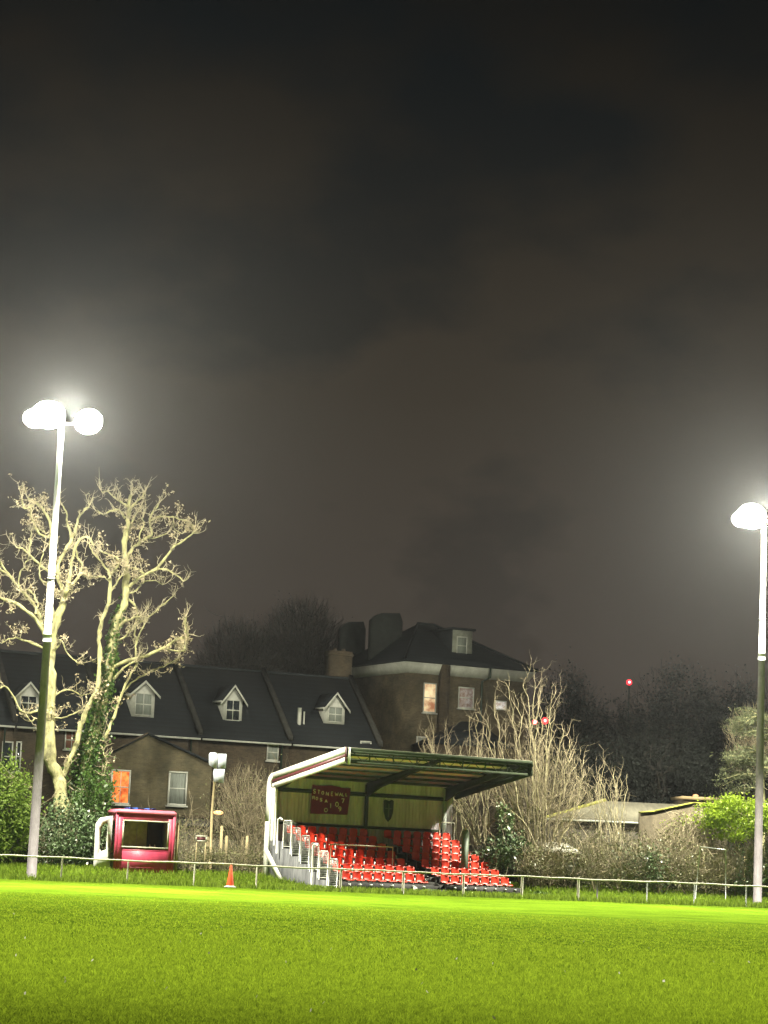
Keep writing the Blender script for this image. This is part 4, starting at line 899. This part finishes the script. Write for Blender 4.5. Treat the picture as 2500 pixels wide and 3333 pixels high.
# brick villa
VF = Frame(X_at(1320, 145, 10), 145, 27.0)
vz1 = VF.on(1320, 2149, -.35)[1]; vz0 = VF.on(1320, 2188, 0)[1]; uE = VF.on(1716, 2230, 0)[0]; VD = 10.5
villa = thing('brick_villa', 'tall brick villa with a white cornice, hipped roof, lit windows and big chimneys', 'house', VF.O, VF.a)
b = MB(); b.box(0, uE, 0, VD, 0, vz0 + .3); b.build('wall', m_brick, villa)
b = MB(); e0 = .42
b.add([(-.02, -.02, vz0), (uE + .02, -.02, vz0), (uE + .02, VD + .02, vz0), (-.02, VD + .02, vz0), (-e0, -e0, vz1 - .06), (uE + e0, -e0, vz1 - .06), (uE + e0, VD + e0, vz1 - .06), (-e0, VD + e0, vz1 - .06)], [(0, 1, 5, 4), (1, 2, 6, 5), (2, 3, 7, 6), (3, 0, 4, 7), (3, 2, 1, 0), (4, 5, 6, 7)])
b.build('cornice', mat('weathered_white_stucco', (.44, .46, .42), .8, .25, 1.5, bump=.3, stretch=(1, 1, .5)), villa)
uR, zRv = VF.on(1395, 2034, VD / 2); b = MB(); e1 = .5; z_ = vz1 - .06
b.add([(-e1, -e1, z_), (uE + e1, -e1, z_), (uE + e1, VD + e1, z_), (-e1, VD + e1, z_), (-e1, -e1, z_ + .07), (uE + e1, -e1, z_ + .07), (uE + e1, VD + e1, z_ + .07), (-e1, VD + e1, z_ + .07), (uR - .8, VD / 2, zRv), (uR + .4, VD / 2, zRv)],
      [(3, 2, 1, 0), (0, 1, 5, 4), (1, 2, 6, 5), (2, 3, 7, 6), (3, 0, 4, 7), (4, 5, 9, 8), (5, 6, 9), (6, 7, 8, 9), (7, 4, 8)]); vroof = b.build('roof', m_slate, villa)
b = MB(); b.tube([(uR - .8, VD / 2, zRv + .03), (uR + .4, VD / 2, zRv + .03), (uE + e1, -e1, z_ + .12)], .10, 6); b.tube([(uR - .8, VD / 2, zRv + .03), (-e1, -e1, z_ + .12)], .1, 6); b.build('hip_tiles', m_slate, vroof)
def vrz(u, v): # roof height of the front slope
    return z_ + .07 + (v + e1) / (VD / 2 + e1) * (zRv - z_)
# dormer with flat top
ud0, ud1, dz0, dz1 = rect(VF, 1472, 2052, 1536, 2138, 1.3); b = MB(); b.box(ud0, ud1, 1.3, 4.6, dz0, dz1); dm = b.build('dormer', m_slate, villa); b = MB(); b.box(ud0, ud1, 1.27, 1.298, dz0, dz1); b.build('dormer_front', mat('grey_stucco', (.26, .28, .24), .9, .3, 2), dm)
b = MB(); b.box(ud0 - .15, ud1 + .15, 1.1, 4.9, dz1, dz1 + .14); b.build('dormer_roof', m_slate, dm)
window(dm, VF, (1486, 2072, 1520, 2132), 1.268, m_curtain, 1, 2, False)
for (a0, a1, yt, v0, v1) in ((1209, 1309, 1992, 5.3, 5.75), (1111, 1189, 2020, 9.2, 9.65)):
    u0, u1, z0, z1 = rect(VF, a0, yt, a1, 2160, v0); b = MB(); w_ = u1 - u0
    b.prism([(u0, vz1 - .05), (u1, vz1 - .05), (u1, z1 - .55), (u1 - w_ * .10, z1), (u0 + w_ * .32, z1 - .10), (u0 + w_ * .14, z1 - .3), (u0, z1 - .6)], 1, v0, v1)
    b.build('chimney', mat('soot_black_brick', (.022, .027, .025), .95, .3, 2), villa)
window(villa, VF, (1377, 2223, 1419, 2320), 0, m_warm, 1, 2, label='tall sash window with an orange lit blind')
window(villa, VF, (1491, 2237, 1542, 2306), 0, m_dimcurt, 1, 2)
window(villa, VF, (1609, 2281, 1648, 2311), 0, m_pale, 1, 1, False, label='small brightly lit window')
window(villa, VF, (1354, 2398, 1412, 2462), 0, m_curtain, 2, 2)
u0, u1, z0, z1 = rect(VF, 1434, 2165, 1460, 2400, -.4); b = MB(); b.box(u0, u1, -.5, -.003, 2, vz1 - .08); b.build('pilaster', m_brick_r, villa)
b = MB(); b.tube([(u1 + .12, -.1, 4), (u1 + .12, -.1, vz0 - .1)], .05, 6); b.build('downpipe', m_frame, villa)
ua, za = VF.on(1597, 2180, -.5); ub, zb = VF.on(1570, 2218, -.15); b = MB(); b.tube([(ua, -.5, za + .1), (ua, -.5, za - .5), (ub, -.12, zb), (ub, -.12, 4)], .07, 6); b.build('downpipe', m_plastic_dark, villa)
for u in (.6, 3.2): pass
# rear extension with a dark roof
u0, u1, z0, z1 = rect(VF, 1432, 2345, 1660, 2430, -3.5); um = u0 + (u1 - u0) * .55
b = MB(); b.box(u0, u1, -3.5, -.01, 0, z0); ex = b.build('extension', m_brick_r, villa)
b = MB(); b.add([(u0 - .2, -3.7, z0), (u1 + .2, -3.7, z0), (u1 + .2, -.01, z0), (u0 - .2, -.01, z0), (um - .3, -1.8, z1), (um + 1.0, -1.8, z1)], [(3, 2, 1, 0), (0, 1, 5, 4), (1, 2, 5), (2, 3, 4, 5), (3, 0, 4)]); b.build('extension_roof', m_slate, ex)

# brick outbuilding with two windows
GF = Frame(X_at(470, 120, 3), 120, 6.0)
gh = thing('gable_house', 'low brick gabled house with one orange lit window and one grey curtained window', 'house', GF.O, GF.a)
pl = [GF.on(x, y, 0) for x, y in ((312, 2478), (482, 2392), (690, 2488))]
b = MB(); b.prism([(pl[0][0], 0), (pl[2][0], 0), (pl[2][0], pl[2][1]), (pl[1][0], pl[1][1]), (pl[0][0], pl[0][1])], 1, 0, 6); b.build('wall', brick('dim_stock_brick', (.13, .115, .062), (.095, .082, .045), (.12, .11, .075)), gh)
b = MB()
for i, j in ((0, 1), (1, 2)):
    p, q = pl[i], pl[j]; b.prism([(p[0], p[1] + .01), (q[0], q[1] + .01), (q[0], q[1] + .14), (p[0], p[1] + .14)], 1, -.12, 6.1)
b.build('roof', m_slate, gh)
b = MB(); p, q = pl[0], pl[1]; b.prism([(p[0] - .1, p[1] + .02), (q[0], q[1] + .06), (q[0], q[1] + .14), (p[0] - .1, p[1] + .10)], 1, -.16, -.125); b.build('bargeboard', m_brick_r, gh)
window(gh, GF, (360, 2505, 424, 2618), 0, m_orange, 2, 2, label='sash window glowing orange through its curtain', fw=.09)
window(gh, GF, (547, 2511, 609, 2622), 0, m_curtain, 1, 2, label='sash window with a grey net curtain', fw=.09)
b = MB(); ub, zb = GF.on(310, 2640, -.2); b.box(pl[0][0], pl[2][0], -.12, -.002, zb - .12, zb); b.build('string_course', m_brick_r, gh)
b = MB(); b.box(pl[0][0] + .3, pl[2][0] - .2, -2.2, -.13, 0, zb - .6); b.hexa([(pl[0][0] + .1, -2.4, zb - .6), (pl[2][0], -2.4, zb - .6), (pl[2][0], -.125, zb - .6), (pl[0][0] + .1, -.125, zb - .6), (pl[0][0] + .1, -2.4, zb - .52), (pl[2][0], -2.4, zb - .52), (pl[2][0], -.125, zb - .15), (pl[0][0] + .1, -.125, zb - .15)]); b.build('lean_to', m_slate, gh)

# grey roofed bungalow on the right
BF = Frame(X_at(1780, 122, 2), 122, 4.0)
bg_ = thing('bungalow', 'low bungalow with a pale grey hipped roof behind the right hand hedge', 'house', BF.O, BF.a)
e_ = BF.on(1776, 2662, 0); g_ = BF.on(2330, 2690, 0); rl = BF.on(1969, 2607, 2.6); rr_ = BF.on(2180, 2614, 2.6)
ze = e_[1]; uo, u1 = e_[0], g_[0]; zr = rl[1]
b = MB(); b.box(uo + .3, u1 - .3, .3, 5, 0, ze - .02); b.build('wall', mat('grey_brown_render', (.06, .055, .042), .9, .4, 2), bg_)
b = MB(); b.add([(uo, 0, ze), (u1, 0, ze), (u1, 5.2, ze), (uo, 5.2, ze), (rl[0], 2.6, zr), (rr_[0] + 1.5, 2.6, zr)], [(3, 2, 1, 0), (0, 1, 5, 4), (1, 2, 5), (2, 3, 4, 5), (3, 0, 4)]); br_ = b.build('roof', m_asb, bg_)
b = MB(); b.tube([(uo, 0, ze + .03), (rl[0], 2.6, zr + .04)], [.09, .11], 6); b.build('mossy_hip', m_moss, br_)
b = MB(); b.box(uo + .05, u1, -.10, -.01, ze - .10, ze - .01); b.build('gutter', m_frame, bg_)
# tan wall with a mossy coping, seen under the creeper
WF = Frame(X_at(2100, 116, 1), 116, 12.0)
wl = thing('tan_wall', 'tan rendered garden building wall with a mossy sloping top, right of the bungalow', 'wall', WF.O, WF.a)
pr = [WF.on(x, y, 0) for x, y in ((2085, 2646), (2130, 2642), (2255, 2615), (2370, 2622))]
b = MB(); b.prism([(pr[0][0], 0), (pr[3][0], 0)] + [pr[3], pr[2], pr[1], pr[0]], 1, 0, .3); b.build('wall', mat('tan_render', (.085, .072, .046), .95, .45, 1.6, bump=.4), wl)
b = MB()
for p, q in zip(pr[:-1], pr[1:]): b.bar((p[0], .12, p[1] + .03), (q[0], .12, q[1] + .03), .42, .07)
b.build('coping', m_moss, wl)
# flat roof, the orange glow on it put into its colour
FF = Frame(X_at(2225, 126, 4), 126, 5.0); u0, u1, z0, z1 = rect(FF, 2222, 2594, 2352, 2604, 0)
fr_ = thing('flat_roof_hut', 'hut with an orange glow coloured into its pale roof edge, left of the bright ivy', 'building', FF.O, FF.a)
b = MB(); b.box(u0 + .1, u1 - .1, .1, 3, 0, z0); b.build('wall', m_brick_r, fr_); b = MB(); b.box(u0, u1, -.05, 3.1, z0, z1); b.build('roof', mat('roof_edge_glow_tint', (.5, .38, .22), .9, .2, 4), fr_)
um_, zm_ = FF.on(2264, 2590, .1); b = MB(); b.sphere((um_, .1, zm_), .13, 1.3, 1, .7); b.build('bulkhead_lamp', mat('dim_orange_lamp', (.6, .3, .15), .5, .1, 3, emit=(1.0, .45, .2), es=.9), fr_)
# green shed
GS = Frame(X_at(1822, 111.2, 1), 111.2, 10.0); u0, u1, z0, z1 = rect(GS, 1775, 2744, 1898, 2775, 0)
gs = thing('green_shed', 'small dark green shed with a pale mono pitch roof right of the stand', 'shed', GS.O, GS.a)
b = MB(); b.box(u0 + .1, u1 - .1, .1, 1.9, .1, z0); b.build('wall', stripes('green_shed_boards', (.035, .055, .035), (.015, .025, .018), .14, .8, axis=0), gs)
b = MB(); b.hexa([(u0, 0, z0), (u1, 0, z0 - .05), (u1 - .25, 2.2, z1 - .02), (u0 + .05, 2.2, z1), (u0, 0, z0 + .05), (u1, 0, z0), (u1 - .25, 2.2, z1 + .03), (u0 + .05, 2.2, z1 + .05)]); b.build('roof', mat('pale_felt_roof', (.40, .40, .34), .8, .25, 3), gs)
# fence panels
fk = 0
def fence_run(label, pxa, pxb, Ya, Yb, h, n, group):
    for i in range(n):
        f0, f1 = i / n, (i + 1) / n; pa = Vector((X_at(pxa + (pxb - pxa) * f0, Ya + (Yb - Ya) * f0, 1), Ya + (Yb - Ya) * f0, 0)); pb = Vector((X_at(pxa + (pxb - pxa) * f1, Ya + (Yb - Ya) * f1, 1), Ya + (Yb - Ya) * f1, 0)); d = pb - pa; Lh = d.length; hh = h[i % len(h)]
        th = thing('fence_panel', label[i], 'fence', (pa.x, pa.y, .4), math.atan2(d.y, d.x), group)
        b = MB(); nb = int(Lh / .13)
        for j in range(nb): x0 = .06 + (Lh - .1) * j / nb; dz = rnd.uniform(-.02, .02); b.box(x0, x0 + (Lh - .1) / nb + .012, -.012 * (j % 2), .012 - .012 * (j % 2) + .002, 0, hh + dz)
        b.build('boards', m_board, th); b = MB(); b.box(-.05, .05, -.06, .06, -.3, hh + .12); b.build('post', m_stake, th)
fence_run(['weathered board fence panel behind the red cabin, left one', 'weathered board fence panel behind the red cabin, right one', 'weathered board fence panel behind the sign pole', 'weathered board fence panel left of the stand corner', 'weathered board fence panel hidden in part by the stand corner'], 330, 900, 112.5, 115.5, [1.7, 1.75, 1.6], 5, 'board fence panels left of the stand')
fence_run(['olive board fence panel against the right end of the stand', 'olive board fence panel behind the glossy laurel', 'olive board fence panel just left of the green shed', 'olive board fence panel behind the green shed', 'board fence panel under the grey bungalow roof', 'board fence panel behind the middle of the hedge', 'board fence panel under the tan wall', 'board fence panel behind the right hand mast'], 1470, 2560, 112.2, 116.5, [1.95, 1.9, 2.0], 8, 'board fence panels right of the stand')

# ------------------------------------------------------------------ red cabin
CBF = Frame(X_at(374, 104.6, 1), 104.6, 17.0)
cu0 = 0.0; cu1 = CBF.on(563, 2760, 0)[0]; zt = CBF.on(470, 2650, 0)[1]; zg = float(gz(CBF.O.x + 1, 104.6)) - .02; CD = 2.1
cab = thing('red_cabin', 'faded red fibreglass cabin with a big front window and a white door standing open', 'cabin', CBF.O, CBF.a)
wu0, wu1, wz0, wz1 = rect(CBF, 401, 2674, 546, 2758, 0)
b = MB(); T = .07
b.box(0, wu0, 0, T, zg, zt); b.box(wu1, cu1, 0, T, zg, zt); b.box(wu0, wu1, 0, T, zg, wz0); b.box(wu0, wu1, 0, T, wz1, zt)          # front
b.box(cu1 - T, cu1 + .03, T, CD, zg, zt - .002)                                                                                          # right side
b.box(0.002, T, T, .35, zg, zt - .002); b.box(.002, T, 1.5, CD, zg, zt - .002); b.box(.002, T, .35, 1.5, zt - .35, zt - .002)                                                            # left side round the door way
b.box(0, cu1, CD, CD + T, zg, zt); bd = b.build('body', m_cabin, cab)
b = MB(); b.prism([(-.06, zt), (cu1 + .08, zt), (cu1 + .08, zt + .09), (cu1 - .05, zt + .19), (.08, zt + .19), (-.06, zt + .09)], 1, -.07, CD + .12); b.build('roof', mat('faded_pink_red_roof', (.60, .13, .20), .5, .2, 3), cab)
for u in (0.0, cu1): b = MB(); b.bar((u, -.005, zg), (u, -.005, zt), .12, .06); b.build('corner_post', m_cabin, cab)
b = MB(); b.box(T, cu1 - T, CD - .03, CD - .004, zg, zt - .01); b.box(T + .001, T + .02, T, CD - .03, zg, zt - .36) if False else None; b.box(cu1 - T - .03, cu1 - T - .002, T, CD - .04, zg, zt - .01); b.build('lining', m_cabin_in, cab)
b = MB(); b.box(T, cu1 - T, T, CD - .05, zg, zg + .1); b.build('floor', m_terrace, cab)
b = MB(); b.box(wu0 + .3, wu1, .3, .8, wz0 - .25, wz0 - .2); b.build('desk', m_stake, cab)
b = MB(); f_ = .045
b.box(wu0 - f_, wu1 + f_, -.03, -.003, wz0 - f_, wz0 + .02); b.box(wu0 - f_, wu1 + f_, -.03, -.003, wz1 - .02, wz1 + f_); b.box(wu0 - f_, wu0 + .015, -.03, -.003, wz0 + .02, wz1 - .02); b.box(wu1 - .015, wu1 + f_, -.03, -.003, wz0 + .02, wz1 - .02); b.build('window_frame', m_cream, cab)
um = (wu0 + wu1) / 2; b = MB(); b.box(um - .012, um + .012, CD - .06, CD - .032, wz0 - .6, wz1 + .2); b.build('batten', m_cream, cab)
b = MB(); b.box(wu1 - .55, wu1 + .1, CD - .5, CD - .06, zg + .1, wz1); b.build('dark_inner_box', m_plinth, cab)  # black box across the right part of the cabin inside
for du in (.35, .12): b = MB(); b.tube([(wu1 - .35 - du, .5, wz0 - .2), (wu1 - .35 - du, .5, wz0 + .05), (wu1 - .35 - du, .5, wz0 + .14)], [.035, .035, .012], 8); b.build('bottle', m_cream, cab)
# panel lines on the front
b = MB(); b.box(.25, cu1 - .25, -.008, -.002, zg + .25, zg + .27); b.box(.3, cu1 - .2, -.008, -.002, wz0 - .16, wz0 - .145); b.build('moulding', mat('darker_red_moulding', (.22, .015, .04), .5, .2, 3), cab)
# open white door, hinged on the left side
dh = CBF.w(-.02, 1.05, 0); DF = Frame(dh.x, dh.y, 0); DF.t = Vector((-.80, -.60, 0)).normalized(); DF.b = Vector((DF.t.y * -1, DF.t.x, 0)); DF.a = math.atan2(DF.t.y, DF.t.x)
b = MB(); dt = zt - .12; W_ = .86
def dq(u, z): return (u, z)
outl = [(0, zg + .12), (W_ * .9, zg + .02), (W_, zg + .3), (W_, dt - .4), (W_ * .75, dt - .12), (0, dt)]; inn = [(.24, zg + 1.0), (W_ * .60, zg + .92), (W_ * .70, zg + 1.05), (W_ * .70, dt - .62), (W_ * .55, dt - .42), (.24, dt - .30)]
V = [(u, -.025, z) for u, z in outl] + [(u, -.025, z) for u, z in inn] + [(u, .025, z) for u, z in outl] + [(u, .025, z) for u, z in inn]
f = []
for i in range(6):
    j = (i + 1) % 6; f += [(i, j, 6 + j, 6 + i), (12 + j, 12 + i, 18 + i, 18 + j), (i, 12 + i, 12 + j, j), (6 + i, 6 + j, 18 + j, 18 + i)]
b.add(V, f); d_ = b.build('door', m_white, cab); d_.location = CBF_l = Vector(((dh - CBF.O).dot(CBF.t), (dh - CBF.O).dot(CBF.b), 0)); d_.rotation_euler = (0, 0, DF.a - CBF.a); d_['label'] = 'white door standing open'
b = MB(); b.tube([(W_ * .9, -.05, zg + 1.05), (W_ * .9, -.05, zg + 1.2)], .02, 6); b.build('handle', m_plastic_dark, d_)
# tarpaulin lying on the cabin roof
b = MB(); nx, ny = 18, 8; V = []
for th_ in (0, .02):
    for j in range(ny + 1):
        for i in range(nx + 1): V.append((.55 + i / nx * 1.25, .05 + j / ny * 1.4, zt + .2 + abs(.07 * sin(i * 1.9 + j) * cos(j * 1.3 + i * .4)) + th_))
m_ = (nx + 1) * (ny + 1); f = [(j * (nx + 1) + i, j * (nx + 1) + i + 1, (j + 1) * (nx + 1) + i + 1, (j + 1) * (nx + 1) + i) for j in range(ny) for i in range(nx)]
b.add(V, f + [tuple(m_ + k for k in q[::-1]) for q in f]); o = b.build('tarpaulin', m_tarp); o.location = CBF.O; o.rotation_euler = (0, 0, CBF.a); tag(o, 'crumpled blue tarpaulin lying on the roof of the red cabin', 'tarpaulin')

# ------------------------------------------------------------------ traffic cone
Yc = fence_y(X_at(750, 99)) - .75; xc = X_at(750, Yc, .3); c0 = Vector((xc, Yc, float(gz(xc, Yc)) + .02))
cn = thing('traffic_cone', 'orange traffic cone with a white base left of the stand', 'cone', c0)
b = MB(); b.box(-.24, .24, -.24, .24, 0, .05); b.tube([(0, 0, .045), (0, 0, .09)], [.21, .17], 16); b.build('base', m_white, cn)
b = MB(); b.tube([(0, 0, .06), (0, 0, .12), (0, 0, .95), (0, 0, .97)], [.17, .155, .045, .03], 18, cap=True); b.build('cone_body', m_cone, cn, smooth=True)

# ------------------------------------------------------------------ sign pole
Ys = 108.5; sb = Vector((X_at(682, Ys, 0), Ys, .45)); sp = thing('sign_pole', 'two pale sign panels seen from behind on a leaning timber pole', 'sign', sb)
tp = P(706, 2450, Ys); b = MB(); b.tube([sb - sb, (P(690, 2640, Ys) - sb), tp - sb], [.07, .06, .05], 7); b.build('pole', m_stake, sp)
def panel(pts, dy):
    b = MB(); q = [P(x, y, Ys - dy) - sb for x, y in pts]; b.prism([(p.x, p.z) for p in q], 1, -dy - .02, -dy); b.build('sign_panel', m_signback, sp)
panel([(680, 2456), (684, 2449), (700, 2449), (708, 2453), (706, 2499), (694, 2498), (680, 2489)], .08)
panel([(709, 2453), (738, 2454), (735, 2501), (709, 2499)], .08)
panel([(697, 2503), (732, 2503), (728, 2548), (696, 2545), (694, 2515)], .08)
# amber lamp on a dark post behind
Ya = 114.0; ab = Vector((X_at(707, Ya, 0), Ya, .45)); al = thing('amber_lantern', 'amber lantern glowing on a dark post behind the sign pole', 'lamp', ab)
lp = P(711, 2645, Ya) - ab; b = MB(); b.tube([(0, 0, 0), (lp.x - .1, .05, lp.z)], .05, 6); b.build('post', m_plinth, al)
b = MB(); b.sphere((lp.x, -.05, lp.z), .24, 1.05, .7, .42, 14, 8); b.build('lamp_glass', m_amber, al, smooth=True)
# small pale sign board on two legs, stakes
Yb = 107.5; bb = Vector((X_at(655, Yb, .4), Yb, .45)); sg = thing('notice_board', 'small cream framed board on two legs right of the red cabin', 'sign', bb)
u0 = P(637, 2720, Yb) - bb; u1 = P(674, 2738, Yb) - bb
b = MB(); b.box(u0.x, u1.x, -.03, 0, u1.z - .02, u1.z + .03); b.box(u0.x, u1.x, -.03, 0, u0.z - .05, u0.z + .02); b.box(u0.x, u0.x + .07, -.03, 0, u1.z, u0.z); b.box(u1.x - .07, u1.x, -.03, 0, u1.z, u0.z); b.build('frame', m_cream, sg)
b = MB(); b.box(u0.x + .06, u1.x - .06, -.015, -.005, u1.z + .02, u0.z - .04); b.build('board', m_maroon, sg)
for x in (u0.x + .06, u1.x - .06): b = MB(); b.bar((x, 0.02, 0), (x, .02, u0.z), .05, .04); b.build('leg', m_stake, sg)
for i, (px, pt, pb, lb) in enumerate(((722, 2690, 2790, 'pale greenish timber stake nearest the amber lantern'), (738, 2722, 2780, 'short orange brown stake right of the greenish one'), (805, 2722, 2785, 'orange brown stake left of the stand corner'), (580, 2680, 2830, 'grey weathered stake right against the red cabin'))):
    Yk = 110.0 if i < 3 else 105.6; q = P(px, pt, Yk); b = MB(); b.bar((q.x + rnd.uniform(-.06, .06), Yk, .3), (q.x, Yk, q.z), .13, .1); b.bar((q.x, Yk, q.z - .02), (q.x, Yk, q.z + .03), .08, .06)
    tag(b.build('timber_stake', m_stake, loc=(q.x, Yk, .4)), lb, 'post', 'timber stakes behind the verge')
# thin frame standing in front of the hedge on the right
Yg = fence_y(X_at(2300, 106)) + 3.6; q0 = P(2264, 2870, Yg); q1 = P(2279, 2756, Yg); q2 = P(2362, 2766, Yg + 1.0); b = MB(); z0 = float(gz(q0.x, Yg))
b.tube([(q0.x, Yg, z0), tuple(q1)], .022, 6); b.tube([tuple(q1), tuple(q2)], .022, 6); b.tube([tuple(q2), (q2.x + .05, q2.y, z0)], .022, 6)
tag(b.build('goal_frame', m_galv, loc=(q0.x, Yg, z0)), 'thin pale tube frame like a small goal in front of the hedge', 'frame')
# grey cabinet and pipe right of the stand
Yk = 108.6; q = P(1516, 2700, Yk); zt_ = q.z; x = q.x; kb = thing('meter_cabinet', 'narrow grey green cabinet standing at the right end of the stand', 'cabinet', (x, Yk, .4))
b = MB(); b.prism([(-.17, 0), (.17, 0), (.17, zt_ - .55), (.1, zt_ - .4), (-.1, zt_ - .4), (-.17, zt_ - .55)], 1, -.15, .15); b.build('case', mat('grey_green_case', (.16, .20, .15), .6, .3, 3), kb)
b = MB(); b.box(-.09, .06, -.16, .02, zt_ - .40, zt_ - .34); b.build('lamp', m_white, kb)
b = MB(); b.box(-.12, .12, -.158, -.151, .2, zt_ - .8); b.build('door', mat('grey_green_door', (.13, .17, .13), .6, .2, 3), kb)
# football lying by the kerb
q = ST.on(1352, 2888, -.5); o_ = ST.w(q[0], -.5, 0); b = MB(); b.sphere((0, 0, 0), .11, k=16, m=10); o = b.build('football', m_white, smooth=True); o.location = (o_.x, o_.y, .22); tag(o, 'pale ball lying in the grass in front of the stand aisle', 'ball')
# weeds along the kerb
b = MB(); n = 3600; ku = nr.uniform(-1.8, 11.5, n); kv = nr.normal(-.5, .18, n); xs = ST.O.x + ku * cos(ST.a) - kv * sin(ST.a); ys = ST.O.y + ku * sin(ST.a) + kv * cos(ST.a)
leaves(b, np.stack([xs, ys, gz(xs, ys) + nr.uniform(.0, .17, n) * (1 + np.sin(ku * 3.1)) * .7], 1), .10, nr); tag(b.build('weeds', mat('kerb_weeds', (.07, .14, .02), .7, .3, 5, col2=(.16, .26, .04))), 'low weeds growing along the foot of the stand', 'weeds', kind='stuff')

# ------------------------------------------------------------------ distant red lights
for (pts, Y, lb) in (([(2048, 2221)], 178, 'single red obstruction light on a thin mast above the dark trees'), ([(1741, 2350), (1774, 2346)], 150, 'pair of red lights on a mast behind the fan of bare stems')):
    ps = [P(x, y, Y) for x, y in pts]; base = Vector((ps[0].x, Y, .4)); th = thing('red_light_mast', lb, 'light', base)
    b = MB(); b.tube([(0, 0, 0), (0, 0, ps[0].z - .45)], [.12, .05], 6)
    if len(ps) > 1: b.tube([(0, 0, ps[0].z - .6), (ps[1].x - base.x, 0, ps[1].z - .6)], .04, 6)
    b.build('mast_tube', m_plastic_dark, th)
    for i, p in enumerate(ps): b = MB(); b.sphere((p.x - base.x, 0, p.z - .4), .17 if i == 0 and len(ps) > 1 else .22, k=12, m=8); rl_ = b.build('red_lamp', m_red_l, th, smooth=True); b = MB(); b.sphere((p.x - base.x, -.1, p.z - .4), .14, k=10, m=6); b.build('glare_core', mat('pale_glare', (.9, .5, .5), .3, .1, 3, emit=(1.0, .55, .55), es=3.0), rl_, smooth=True)  # small pale glowing sphere added in front imitates the lamp's overexposed centre

# ------------------------------------------------------------------ night air
b = MB(); b.box(-158, 158, -46, 268, -1, 22.6); hz = bpy.data.materials.new('night_haze'); hz.use_nodes = True; nt = hz.node_tree; nt.nodes.clear()
o_ = N(nt, 'ShaderNodeOutputMaterial'); pv = N(nt, 'ShaderNodeVolumePrincipled'); pv.inputs['Color'].default_value = (.86, .90, .92, 1); pv.inputs['Density'].default_value = HAZE_D; pv.inputs['Anisotropy'].default_value = .84
nt.links.new(pv.outputs[0], o_.inputs['Volume']); tag(b.build('haze', hz), kind='stuff')
